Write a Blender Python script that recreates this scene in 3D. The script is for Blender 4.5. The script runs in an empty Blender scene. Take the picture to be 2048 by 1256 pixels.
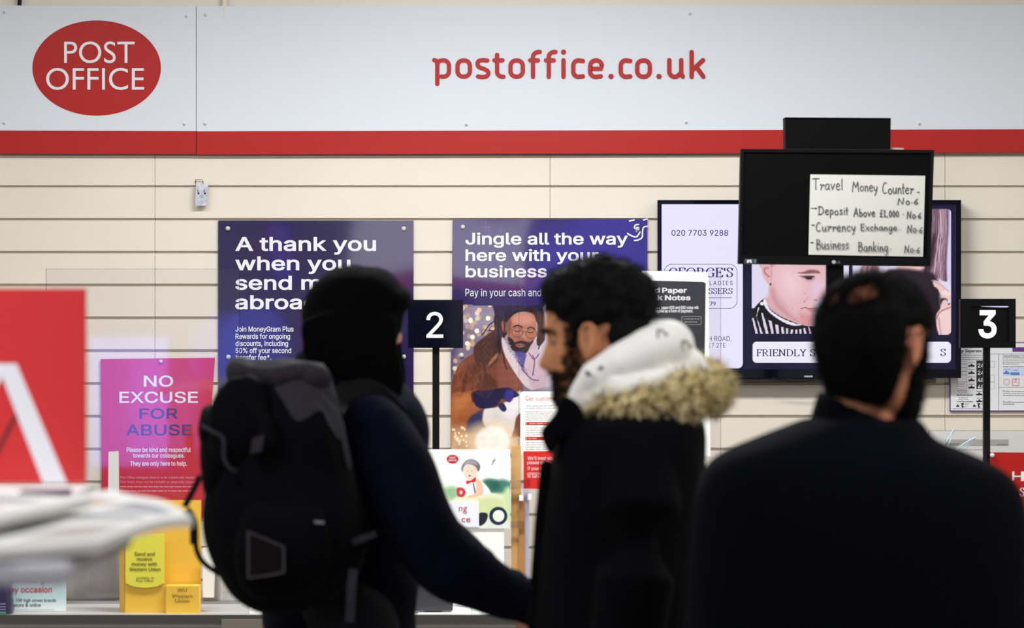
import bpy, bmesh, math, random
import numpy as np
from mathutils import Vector, Matrix
from mathutils.bvhtree import BVHTree
from mathutils.geometry import delaunay_2d_cdt

SC = bpy.context.scene
COL = SC.collection
random.seed(7)
RNG = np.random.default_rng(7)

# ------------------------------------------------------------------ camera
F = 5940.0            # focal length in pixels of the 2048 px wide frame
EYE = 1.6
cam_d = bpy.data.cameras.new('camera')
cam_d.sensor_width = 36.0
cam_d.lens = F / 2048.0 * 36.0
cam_d.clip_end = 60
cam_d.dof.use_dof = True
cam_d.dof.focus_distance = 8.95
cam_d.dof.aperture_fstop = 3.9
cam = bpy.data.objects.new('camera', cam_d)
cam.location = (0, 0, EYE)
cam.rotation_euler = (math.pi / 2, 0, 0)
COL.objects.link(cam)
SC.camera = cam

# ------------------------------------------------------------------ world, light, exposure
w = bpy.data.worlds.new('world')
SC.world = w
w.use_nodes = True
w.node_tree.nodes['Background'].inputs[0].default_value = (0.8, 0.88, 1.0, 1)
w.node_tree.nodes['Background'].inputs[1].default_value = 0.25
SC.view_settings.view_transform = 'Standard'
SC.view_settings.look = 'None'
SC.view_settings.exposure = 0.0
SC.view_settings.gamma = 1.0
SC.view_settings.use_curve_mapping = False
SC.cycles.max_bounces = 8
SC.cycles.transparent_max_bounces = 16
SC.cycles.use_denoising = True
SC.cycles.sample_clamp_indirect = 6.0

def area(name, loc, sx, sy, power, col, rot=(0, 0, 0)):
    d = bpy.data.lights.new(name, 'AREA')
    d.shape = 'RECTANGLE'; d.size = sx; d.size_y = sy; d.energy = power; d.color = col
    o = bpy.data.objects.new(name, d); o.location = loc; o.rotation_euler = rot
    COL.objects.link(o)
    return o
# rows of ceiling panels: the ones above the counter light the wall, the ones over the queue are dimmer
LAMPS = [(-1.45, 7.25, 21), (0.05, 7.25, 68), (1.75, 7.25, 16), (-1.45, 4.2, 36), (1.75, 4.2, 38), (-0.6, 1.4, 44)]
for lx, ly, lp in LAMPS:
    area('ceiling_lamp_light', (lx, ly, 2.925), 1.15, 0.28, lp, (0.975, 0.99, 1.0))

# ------------------------------------------------------------------ helpers: coordinates
def W(px, py, Y):
    return Vector(((px - 1024) / F * Y, Y, EYE - (py - 628) / F * Y))
def srgb(c):
    out = []
    for v in c[:3]:
        v = v / 255.0
        out.append(v / 12.92 if v <= 0.04045 else ((v + 0.055) / 1.055) ** 2.4)
    return (*out, 1.0)
def Zm(ox, oy, s):
    return lambda pts: [(ox + x / s, oy + y / s) for x, y in pts]

# ------------------------------------------------------------------ helpers: materials
MATS = {}
def mat(name, col, rough=0.6, spec=0.5, metal=0.0, emit=0.0, noise=0.0, scale=30.0, bump=0.0, bscale=200.0, coat=0.0, sheen=0.0):
    if name in MATS: return MATS[name]
    m = bpy.data.materials.new(name); m.use_nodes = True
    nt = m.node_tree; b = nt.nodes['Principled BSDF']
    c = srgb(col)
    b.inputs['Base Color'].default_value = c
    b.inputs['Roughness'].default_value = rough
    b.inputs['Specular IOR Level'].default_value = spec
    b.inputs['Metallic'].default_value = metal
    b.inputs['Coat Weight'].default_value = coat
    b.inputs['Coat Roughness'].default_value = 0.04
    if sheen:
        b.inputs['Sheen Weight'].default_value = sheen
    if emit:
        b.inputs['Emission Color'].default_value = c
        b.inputs['Emission Strength'].default_value = emit
        b.inputs['Base Color'].default_value = (0, 0, 0, 1)
    tc = nt.nodes.new('ShaderNodeTexCoord')
    if noise:
        n = nt.nodes.new('ShaderNodeTexNoise'); n.inputs['Scale'].default_value = scale; n.inputs['Detail'].default_value = 4
        nt.links.new(tc.outputs['Object'], n.inputs['Vector'])
        r = nt.nodes.new('ShaderNodeValToRGB')
        r.color_ramp.elements[0].position = 0.3; r.color_ramp.elements[1].position = 0.7
        r.color_ramp.elements[0].color = tuple(v * (1 - noise) for v in c[:3]) + (1,)
        r.color_ramp.elements[1].color = tuple(min(1, v * (1 + noise)) for v in c[:3]) + (1,)
        nt.links.new(n.outputs['Fac'], r.inputs['Fac'])
        nt.links.new(r.outputs['Color'], b.inputs['Base Color'])
    if bump:
        n = nt.nodes.new('ShaderNodeTexNoise'); n.inputs['Scale'].default_value = bscale; n.inputs['Detail'].default_value = 3
        nt.links.new(tc.outputs['Object'], n.inputs['Vector'])
        bp = nt.nodes.new('ShaderNodeBump'); bp.inputs['Strength'].default_value = bump; bp.inputs['Distance'].default_value = 0.01
        nt.links.new(n.outputs['Fac'], bp.inputs['Height'])
        nt.links.new(bp.outputs['Normal'], b.inputs['Normal'])
    MATS[name] = m
    return m
def attr_mat(name, emit=False, rough=0.35, coat=0.0, spec=0.5):
    if name in MATS: return MATS[name]
    m = bpy.data.materials.new(name); m.use_nodes = True
    nt = m.node_tree; b = nt.nodes['Principled BSDF']
    a = nt.nodes.new('ShaderNodeAttribute'); a.attribute_name = 'print'
    b.inputs['Roughness'].default_value = rough
    b.inputs['Coat Weight'].default_value = coat
    b.inputs['Specular IOR Level'].default_value = spec
    if emit:
        b.inputs['Base Color'].default_value = (0.01, 0.01, 0.012, 1)
        nt.links.new(a.outputs['Color'], b.inputs['Emission Color'])
        b.inputs['Emission Strength'].default_value = 1.0
    else:
        nt.links.new(a.outputs['Color'], b.inputs['Base Color'])
    MATS[name] = m
    return m
def clear_mat(name, tint, ior=1.5):
    if name in MATS: return MATS[name]
    m = bpy.data.materials.new(name); m.use_nodes = True
    nt = m.node_tree; nt.nodes.remove(nt.nodes['Principled BSDF'])
    t = nt.nodes.new('ShaderNodeBsdfTransparent'); t.inputs[0].default_value = tint
    g = nt.nodes.new('ShaderNodeBsdfGlossy'); g.inputs['Roughness'].default_value = 0.03
    f = nt.nodes.new('ShaderNodeFresnel'); f.inputs[0].default_value = ior
    x = nt.nodes.new('ShaderNodeMixShader')
    nt.links.new(f.outputs[0], x.inputs[0]); nt.links.new(t.outputs[0], x.inputs[1]); nt.links.new(g.outputs[0], x.inputs[2])
    nt.links.new(x.outputs[0], nt.nodes['Material Output'].inputs[0])
    MATS[name] = m
    return m

# ------------------------------------------------------------------ helpers: objects
LOC = {}
def thing(name, label, cat, loc=(0, 0, 0), group=None):
    o = bpy.data.objects.new(name, None); COL.objects.link(o)
    o.location = loc; o.empty_display_size = 0.1
    LOC[o.name] = Vector(loc)
    tag(o, label, cat, group)
    return o
def tag(o, label, cat=None, group=None):
    o['label'] = label
    if cat: o['category'] = cat
    if group: o['group'] = group
    return o
def obj(name, data, m, parent=None, smooth=False, label=None):
    """data = (verts, faces) in world coordinates, or a mesh in world coordinates"""
    if isinstance(data, bpy.types.Mesh): me = data
    else:
        me = bpy.data.meshes.new(name); me.from_pydata([tuple(v) for v in data[0]], [], data[1]); me.update()
    me.name = name
    off = LOC[parent.name] if parent else None
    o = bpy.data.objects.new(name, me); COL.objects.link(o)
    if parent is None:
        n = len(me.vertices); a = np.empty(n * 3); me.vertices.foreach_get('co', a); a = a.reshape(-1, 3)
        lo, hi = a.min(0), a.max(0); off = Vector(((lo[0] + hi[0]) / 2, (lo[1] + hi[1]) / 2, lo[2]))
        o.location = off
    else: o.parent = parent
    me.transform(Matrix.Translation(-off))
    LOC[o.name] = off
    if m is not None:
        for k in (m if isinstance(m, (list, tuple)) else [m]): me.materials.append(k)
    if smooth: me.polygons.foreach_set('use_smooth', [True] * len(me.polygons))
    if label: o['label'] = label
    return o
def structure(name, data, m):
    o = obj(name, data, m); o['kind'] = 'structure'; return o
def one(name, data, m, label, cat, group=None, smooth=False):
    return tag(obj(name, data, m, None, smooth), label, cat, group)
def join(*parts):
    V, Fs = [], []
    for v, f in parts:
        k = len(V); V += [tuple(p) for p in v]; Fs += [tuple(i + k for i in q) for q in f]
    return V, Fs

# ------------------------------------------------------------------ helpers: shapes
def box(x0, x1, y0, y1, z0, z1):
    v = [(x, y, z) for x in (x0, x1) for y in (y0, y1) for z in (z0, z1)]
    f = [(0, 1, 3, 2), (4, 6, 7, 5), (0, 4, 5, 1), (2, 3, 7, 6), (0, 2, 6, 4), (1, 5, 7, 3)]
    return v, f
def pbox(px0, py0, px1, py1, Y, t):
    """a box whose front face fills the pixel rectangle at depth Y, t thick away from the camera"""
    a, b = W(px0, py0, Y), W(px1, py1, Y)
    return box(a.x, b.x, Y, Y + t, b.z, a.z)
def slab(pts, Y, t):
    P = [W(x, y, Y) for x, y in pts]
    if sum(P[i].x * P[(i + 1) % len(P)].z - P[(i + 1) % len(P)].x * P[i].z for i in range(len(P))) < 0: P.reverse()
    n = len(P)
    v = P + [Vector((p.x, p.y + t, p.z)) for p in P]
    f = [tuple(range(n)), tuple(range(2 * n - 1, n - 1, -1))]
    f += [(i, i + n, (i + 1) % n + n, (i + 1) % n) for i in range(n)]
    return v, f
def flat(pts, Y):
    P = [W(x, y, Y) for x, y in pts]
    if sum(P[i].x * P[(i + 1) % len(P)].z - P[(i + 1) % len(P)].x * P[i].z for i in range(len(P))) < 0: P.reverse()
    return P, [tuple(range(len(P)))]
def rect(x0, y0, x1, y1): return [(x0, y0), (x1, y0), (x1, y1), (x0, y1)]
def rrect(x0, y0, x1, y1, r, corners=(1, 1, 1, 1), n=7):
    out = []
    for k, (cx, cy, a) in enumerate(((x0 + r, y0 + r, 180), (x1 - r, y0 + r, 270), (x1 - r, y1 - r, 0), (x0 + r, y1 - r, 90))):
        if corners[k]:
            for i in range(n + 1):
                t = math.radians(a + 90 * i / n); out.append((cx + r * math.cos(t), cy + r * math.sin(t)))
        else: out.append(((x0, x1, x1, x0)[k], (y0, y0, y1, y1)[k]))
    return out
def oval(cx, cy, rx, ry, n=72): return [(cx + rx * math.cos(2 * math.pi * i / n), cy + ry * math.sin(2 * math.pi * i / n)) for i in range(n)]
def cr(pts, n=6, closed=False):
    """Catmull-Rom through points of any dimension"""
    p = [np.array(q, float) for q in pts]; m = len(p); out = []
    if m < 3: return [tuple(q) for q in p]
    rng = range(m) if closed else range(m - 1)
    for i in rng:
        p0 = p[(i - 1) % m] if closed or i > 0 else p[0]; p1 = p[i]; p2 = p[(i + 1) % m]
        p3 = p[(i + 2) % m] if closed or i + 2 < m else p[-1]
        for k in range(n):
            t = k / n
            out.append(tuple(0.5 * ((2 * p1) + (-p0 + p2) * t + (2 * p0 - 5 * p1 + 4 * p2 - p3) * t * t + (-p0 + 3 * p1 - 3 * p2 + p3) * t ** 3)))
    if not closed: out.append(tuple(p[-1]))
    return out
def ribbon(pts, wid, Y, caps=True, wfun=None):
    """a flat stroke of pixel width wid along pixel points, lying at depth Y"""
    V, Fs = [], []
    n = len(pts)
    L, R = [], []
    for i in range(n):
        a = np.array(pts[max(0, i - 1)]); b = np.array(pts[min(n - 1, i + 1)]); d = b - a
        l = np.linalg.norm(d); d = d / l if l > 1e-9 else np.array([1.0, 0]); nn = np.array([-d[1], d[0]])
        ww = wfun(d) if wfun else wid
        L.append(np.array(pts[i]) + nn * ww / 2); R.append(np.array(pts[i]) - nn * ww / 2)
    for p in L + R: V.append(W(p[0], p[1], Y))
    Fs += [(i, i + 1, n + i + 1, n + i) for i in range(n - 1)]
    if caps:
        for e in (0, n - 1):
            c = [W(x, y, Y - (.00004 if e else .00008)) for x, y in oval(pts[e][0], pts[e][1], wid / 2, wid / 2, 14)]
            k = len(V); V += c; Fs.append(tuple(range(k + len(c) - 1, k - 1, -1)))
    return V, Fs
def ring(outer, inner, Y):
    n = len(outer); V = [W(x, y, Y) for x, y in outer] + [W(x, y, Y) for x, y in inner]
    return V, [(i, (i + 1) % n, n + (i + 1) % n, n + i) for i in range(n)]
def tube(pts, rad, seg=14, sy=1.0, caps=True):
    """round closed tube through 3D points; rad a number or a list"""
    P = [Vector(p) for p in pts]; n = len(P)
    if not isinstance(rad, (list, tuple)): rad = [rad] * n
    V, Fs = [], []
    up = Vector((0.13, 0.2, 0.97))
    rings = []
    for i in range(n):
        d = (P[min(n - 1, i + 1)] - P[max(0, i - 1)]).normalized()
        u = up - d * up.dot(d)
        if u.length < 0.1: u = Vector((1, 0, 0)) - d * d.x
        u.normalize(); v = d.cross(u)
        rings.append((P[i], rad[i], u, v, d))
    full = []
    if caps:
        p, r, u, v, d = rings[0]
        for a in (75, 50, 25): full.append((p - d * r * math.sin(math.radians(a)), r * math.cos(math.radians(a)), u, v))
    full += [q[:4] for q in rings]
    if caps:
        p, r, u, v, d = rings[-1]
        for a in (25, 50, 75): full.append((p + d * r * math.sin(math.radians(a)), r * math.cos(math.radians(a)), u, v))
    for p, r, u, v in full:
        for k in range(seg):
            t = 2 * math.pi * k / seg; V.append(p + u * r * math.cos(t) + v * r * sy * math.sin(t))
    m = len(full)
    for i in range(m - 1):
        for k in range(seg): Fs.append((i * seg + k, i * seg + (k + 1) % seg, (i + 1) * seg + (k + 1) % seg, (i + 1) * seg + k))
    Fs.append(tuple(range(seg - 1, -1, -1))); Fs.append(tuple((m - 1) * seg + k for k in range(seg)))
    return V, Fs
def ellipsoid(c, r, rot=None, nu=28, nv=18):
    V, Fs = [], []; c = Vector(c)
    for j in range(1, nv):
        b = math.pi * j / nv - math.pi / 2
        for i in range(nu):
            a = 2 * math.pi * i / nu
            p = Vector((r[0] * math.cos(b) * math.cos(a), r[1] * math.cos(b) * math.sin(a), r[2] * math.sin(b)))
            V.append(c + (rot @ p if rot else p))
    for j in range(nv - 2):
        for i in range(nu): Fs.append((j * nu + i, j * nu + (i + 1) % nu, (j + 1) * nu + (i + 1) % nu, (j + 1) * nu + i))
    for s, j in ((-1, 0), (1, nv - 2)):
        p = Vector((0, 0, s * r[2])); V.append(c + (rot @ p if rot else p)); k = len(V) - 1
        for i in range(nu):
            q = (j * nu + i, j * nu + (i + 1) % nu, k); Fs.append(q if s > 0 else q[::-1])
    return V, Fs
def loft(rows, seg=40, ex=2.4):
    """rows of (cx, cy, z, half_x, half_y) stacked along z, closed with flat caps"""
    V, Fs = [], []
    for cx, cy, z, hx, hy in rows:
        for k in range(seg):
            t = 2 * math.pi * k / seg; c, s = math.cos(t), math.sin(t)
            V.append((cx + hx * math.copysign(abs(c) ** (2 / ex), c), cy + hy * math.copysign(abs(s) ** (2 / ex), s), z))
    n = len(rows)
    for i in range(n - 1):
        for k in range(seg): Fs.append((i * seg + k, i * seg + (k + 1) % seg, (i + 1) * seg + (k + 1) % seg, (i + 1) * seg + k))
    Fs.append(tuple(range(seg - 1, -1, -1))); Fs.append(tuple((n - 1) * seg + k for k in range(seg)))
    return V, Fs
def prows(rows, Y, n=4):
    """rows of (py, x_left, x_right, depth_half, y_shift) in pixels at depth Y -> smooth loft rows"""
    out = []
    for py, xl, xr, hd, ys in cr(rows, n):
        a, b = W(xl, py, Y), W(xr, py, Y)
        out.append(((a.x + b.x) / 2, Y + ys, a.z, max(0.002, (b.x - a.x) / 2), max(0.002, hd)))
    return out
def union(parts, voxel=0.006, smooth=3, disp=None):
    me = bpy.data.meshes.new('tmp'); v, f = join(*parts)
    me.from_pydata(v, [], f); me.update()
    bm = bmesh.new(); bm.from_mesh(me); bmesh.ops.recalc_face_normals(bm, faces=bm.faces); bm.to_mesh(me); bm.free()
    o = bpy.data.objects.new('tmp', me); COL.objects.link(o)
    r = o.modifiers.new('r', 'REMESH'); r.mode = 'VOXEL'; r.voxel_size = voxel
    if smooth:
        s = o.modifiers.new('s', 'SMOOTH'); s.factor = 0.5; s.iterations = smooth
    dg = bpy.context.evaluated_depsgraph_get(); dg.update()
    res = bpy.data.meshes.new_from_object(o.evaluated_get(dg))
    bpy.data.objects.remove(o); bpy.data.meshes.remove(me)
    if disp: wrinkle(res, *disp)
    return res
def vnoise(P, scale, seed=0):
    """cheap smooth pseudo-noise of 3D points"""
    r = np.random.default_rng(seed); out = np.zeros(len(P))
    for k in range(7):
        d = r.normal(size=3); d *= scale * r.uniform(0.5, 1.6) / np.linalg.norm(d)
        out += np.sin(P @ d + r.uniform(0, 6.28))
    return out / 3.2
def wrinkle(me, amp, scale, stretch=(1, 1, 1), seed=0):
    n = len(me.vertices); co = np.empty(n * 3); me.vertices.foreach_get('co', co); co = co.reshape(-1, 3)
    no = np.empty(n * 3); me.vertices.foreach_get('normal', no); no = no.reshape(-1, 3)
    q = co * np.array(stretch)
    d = vnoise(q, scale, seed)
    d = np.where(d > 0, d, d * 0.8)
    co += no * (amp * d)[:, None]
    me.vertices.foreach_set('co', co.ravel()); me.update()
def mesh_arrays(me):
    n = len(me.vertices); co = np.empty(n * 3); me.vertices.foreach_get('co', co)
    me.calc_loop_triangles(); t = np.empty(len(me.loop_triangles) * 3, int); me.loop_triangles.foreach_get('vertices', t)
    return co.reshape(-1, 3), t.reshape(-1, 3)
def sample(me, n, keep=None):
    co, t = mesh_arrays(me)
    a, b, c = co[t[:, 0]], co[t[:, 1]], co[t[:, 2]]
    nn = np.cross(b - a, c - a); ar = np.linalg.norm(nn, axis=1) + 1e-12
    if keep is not None: ar = ar * keep((a + b + c) / 3)
    k = RNG.choice(len(t), n, p=ar / ar.sum())
    u = RNG.random((n, 2)); u[u.sum(1) > 1] = 1 - u[u.sum(1) > 1]
    P = a[k] + (b - a)[k] * u[:, :1] + (c - a)[k] * u[:, 1:]
    N = nn[k] / np.linalg.norm(nn[k], axis=1, keepdims=True)
    return P, N
def strands(P, N, length, rad, curl=0.3, droop=(0, 0, 0), segs=4, lvar=0.4, sink=0.002):
    """thin tapered three-sided hairs growing from points P along N"""
    V, Fs = [], []
    droop = np.array(droop)
    for p, n in zip(P, N):
        L = length * (1 + lvar * (RNG.random() * 2 - 1)); d = n + RNG.normal(size=3) * curl; d /= np.linalg.norm(d)
        bend = RNG.normal(size=3) * curl * 0.9 + droop
        q = p - n * sink; k0 = len(V)
        u = np.cross(d, [0.3, 0.5, 0.8]); u /= np.linalg.norm(u) + 1e-9; v = np.cross(d, u)
        for s in range(segs):
            r = rad * (1 - s / segs) + 1e-5
            for a in (0, 2.094, 4.189): V.append(tuple(q + (u * math.cos(a) + v * math.sin(a)) * r))
            d = d + bend / segs * 1.6; d /= np.linalg.norm(d)
            q = q + d * L / segs
        V.append(tuple(q)); tip = len(V) - 1
        for s in range(segs - 1):
            for a in range(3):
                b = (a + 1) % 3; Fs.append((k0 + s * 3 + a, k0 + s * 3 + b, k0 + s * 3 + 3 + b, k0 + s * 3 + 3 + a))
        for a in range(3): Fs.append((k0 + segs * 3 - 3 + a, k0 + segs * 3 - 3 + (a + 1) % 3, tip))
    return V, Fs

# ------------------------------------------------------------------ helpers: lettering
def load_font(fn):
    try:
        import os
        return bpy.data.fonts.load(os.path.join(bpy.utils.system_resource('DATAFILES'), 'fonts', fn))
    except Exception:
        return None
INTER = load_font('Inter.woff2')
_tc = {}
def glyphs(s, font=None, bold=0.0, space=1.0):
    """filled outline of a line of text at size 1: overlapping contours are merged (non-zero winding)"""
    key = (s, font.name if font else '', bold, space)
    if key in _tc: return _tc[key]
    c = bpy.data.curves.new('t', 'FONT'); c.body = s; c.size = 1.0; c.space_character = space; c.resolution_u = 5
    if font: c.font = font
    c.fill_mode = 'NONE'
    o = bpy.data.objects.new('t', c); COL.objects.link(o)
    dg = bpy.context.evaluated_depsgraph_get(); dg.update()
    me = bpy.data.meshes.new_from_object(o.evaluated_get(dg))
    co = np.array([v.co[:2] for v in me.vertices]); ed = [tuple(e.vertices) for e in me.edges]
    bpy.data.objects.remove(o); bpy.data.curves.remove(c); bpy.data.meshes.remove(me)
    if bold:   # grow every contour outwards (mitred); the total signed area tells which side is ink
        nx = {e[0]: e[1] for e in ed}; pv = {e[1]: e[0] for e in ed}
        sg = 1 if sum(co[i][0] * co[j][1] - co[j][0] * co[i][1] for i, j in ed) > 0 else -1
        out = co.copy()
        for i in range(len(co)):
            if i not in nx or i not in pv: continue
            d1 = co[i] - co[pv[i]]; d2 = co[nx[i]] - co[i]; l1, l2 = np.hypot(*d1), np.hypot(*d2)
            if l1 < 1e-7 or l2 < 1e-7: continue
            n1 = np.array([d1[1], -d1[0]]) / l1; n2 = np.array([d2[1], -d2[0]]) / l2; m = n1 + n2
            k = m @ m
            out[i] += sg * bold * (m * min(2 / max(k, 1e-6), 1.6))
        co = out
    a_, b_ = co[[e[0] for e in ed]], co[[e[1] for e in ed]]
    V, _, T, *_r = delaunay_2d_cdt([Vector(p) for p in co], ed, [], 0, 1e-6)
    V = np.array([tuple(v) for v in V]); T = np.array([tuple(t) for t in T])
    ct = V[T].mean(1); wn = np.zeros(len(ct))
    for (x1, y1), (x2, y2) in zip(a_, b_):
        side = (x2 - x1) * (ct[:, 1] - y1) - (ct[:, 0] - x1) * (y2 - y1)
        wn += ((y1 <= ct[:, 1]) & (y2 > ct[:, 1]) & (side > 0)).astype(int) - ((y1 > ct[:, 1]) & (y2 <= ct[:, 1]) & (side < 0)).astype(int)
    _tc[key] = (V, [tuple(int(i) for i in t) for t in T[wn != 0]])
    return _tc[key]
def scale_of(s, x0, x1, y0, y1, **k):
    co, _ = glyphs(s, **k); lo, hi = co.min(0), co.max(0)
    return (x1 - x0) / (hi[0] - lo[0]), (y1 - y0) / (hi[1] - lo[1])
def line_at(s, x0, base, sc, Y, tilt=0.0, mid=False, **k):
    """text with its ink starting at pixel x0 (or centred on it), on a pixel baseline"""
    co, fs = glyphs(s, **k); lo, hi = co.min(0), co.max(0)
    off = (hi[0] + lo[0]) / 2 if mid else lo[0]
    V = []
    for x, y in co:
        dx = (x - off) * sc[0]
        V.append(W(x0 + dx, base - y * sc[1] + dx * tilt, Y))
    return V, fs
def fit(s, x0, x1, y0, y1, Y, tilt=0.0, **k):
    sc = scale_of(s, x0, x1, y0, y1, **k); co, _ = glyphs(s, **k)
    return line_at(s, x0, y1 + co.min(0)[1] * sc[1], sc, Y, tilt, **k)
def wordbars(x0, x1, y, h, Y, seed=0, lo=4, hi=14, gap=1.6):
    """a line of print too small to read: a run of short thin dashes"""
    r = random.Random(seed); parts = []; x = x0
    while x < x1:
        e = min(x1, x + r.uniform(lo, hi)); parts.append(flat(rect(x, y - h / 2, e, y + h / 2), Y)); x = e + gap
    return join(*parts)
# ------------------------------------------------------------------ helpers: drawn letters
def arc(cx, cy, rx, ry, a0, a1, n=12):
    return [(cx + rx * math.cos(math.radians(a0 + (a1 - a0) * i / n)), cy + ry * math.sin(math.radians(a0 + (a1 - a0) * i / n))) for i in range(n + 1)]
# serif capitals: (width, strokes); broad-nib strokes are thick upright and thin across
SERIF = {
 'E': (.62, [[(.14, 0), (.14, 1)], [(.02, 1), (.56, 1)], [(.56, 1), (.57, .8)], [(.14, .52), (.42, .52)], [(.42, .62), (.42, .42)], [(.02, 0), (.58, 0)], [(.58, 0), (.61, .22)]]),
 'F': (.56, [[(.14, 0), (.14, 1)], [(.02, 1), (.53, 1)], [(.53, 1), (.54, .8)], [(.14, .52), (.40, .52)], [(.40, .62), (.40, .42)], [(.02, 0), (.28, 0)]]),
 'G': (.76, [arc(.42, .5, .34, .5, 48, 318, 26), [(.64, .04), (.64, .42)], [(.52, .42), (.76, .42)], [(.645, .9), (.66, .68)]]),
 'O': (.80, [arc(.40, .5, .34, .5, 0, 360, 30)]),
 'R': (.72, [[(.14, 0), (.14, 1)], [(.02, 1), (.34, 1)], arc(.34, .75, .2, .25, 90, -90, 14), [(.34, .5), (.14, .5)], [(.34, .5), (.62, 0)], [(.56, 0), (.73, 0)], [(.02, 0), (.28, 0)]]),
 'S': (.56, [cr([(.47, .82), (.40, .96), (.26, 1), (.11, .93), (.08, .77), (.2, .6), (.38, .47), (.48, .3), (.44, .1), (.27, 0), (.12, .05), (.06, .22)], 4), [(.47, .98), (.48, .72)], [(.06, .3), (.06, .02)]]),
 "'": (.22, [[(.11, 1), (.11, .68)]]),
 'N': (.80, [[(.14, 0), (.14, 1)], [(.02, 1), (.18, 1)], [(.15, 1), (.66, 0)], [(.66, 0), (.66, 1)], [(.54, 1), (.78, 1)], [(.02, 0), (.26, 0)]]),
 'D': (.78, [[(.14, 0), (.14, 1)], [(.02, 1), (.34, 1)], arc(.34, .5, .36, .5, 90, -90, 22), [(.34, 0), (.02, 0)]]),
 'I': (.32, [[(.16, 0), (.16, 1)], [(.03, 1), (.29, 1)], [(.03, 0), (.29, 0)]]),
 'L': (.60, [[(.14, 0), (.14, 1)], [(.02, 1), (.27, 1)], [(.02, 0), (.56, 0)], [(.56, 0), (.59, .24)]]),
 'Y': (.72, [[(.1, 1), (.37, .46)], [(.37, .46), (.62, 1)], [(.37, .46), (.37, 0)], [(0, 1), (.24, 1)], [(.52, 1), (.72, 1)], [(.24, 0), (.5, 0)]]),
 'T': (.62, [[(.31, 0), (.31, 1)], [(.03, 1), (.59, 1)], [(.03, 1), (.02, .78)], [(.59, 1), (.6, .78)], [(.19, 0), (.43, 0)]]),
 'A': (.74, [[(.08, 0), (.36, 1)], [(.36, 1), (.64, 0)], [(.18, .35), (.54, .35)], [(-.01, 0), (.19, 0)], [(.52, 0), (.75, 0)]]),
 '7': (.5, [[(.04, .8), (.05, .96), (.46, .96)], [(.46, .96), (.2, 0)]]),
 '9': (.5, [arc(.25, .7, .19, .28, 0, 360, 18), cr([(.44, .72), (.42, .4), (.3, .14), (.1, .02)], 5)]),
 ' ': (.3, []),
}
def serif(s, x0, x1, cap, base, Y, gap=.05, thick=.19, thin=.08):
    tot = sum(SERIF[c][0] + gap for c in s) - gap; k = (x1 - x0) / tot; h = base - cap; parts = []; x = x0
    for c in s:
        wd, st = SERIF[c]
        for p in st:
            q = [(x + a * k, base - b * h) for a, b in p]
            parts.append(ribbon(q, 1, Y - .00005 * len(parts), False, lambda d: h * max(thin, thick * abs(d[1]) ** 1.2)))
        x += (wd + gap) * k
    return join(*parts)
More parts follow.
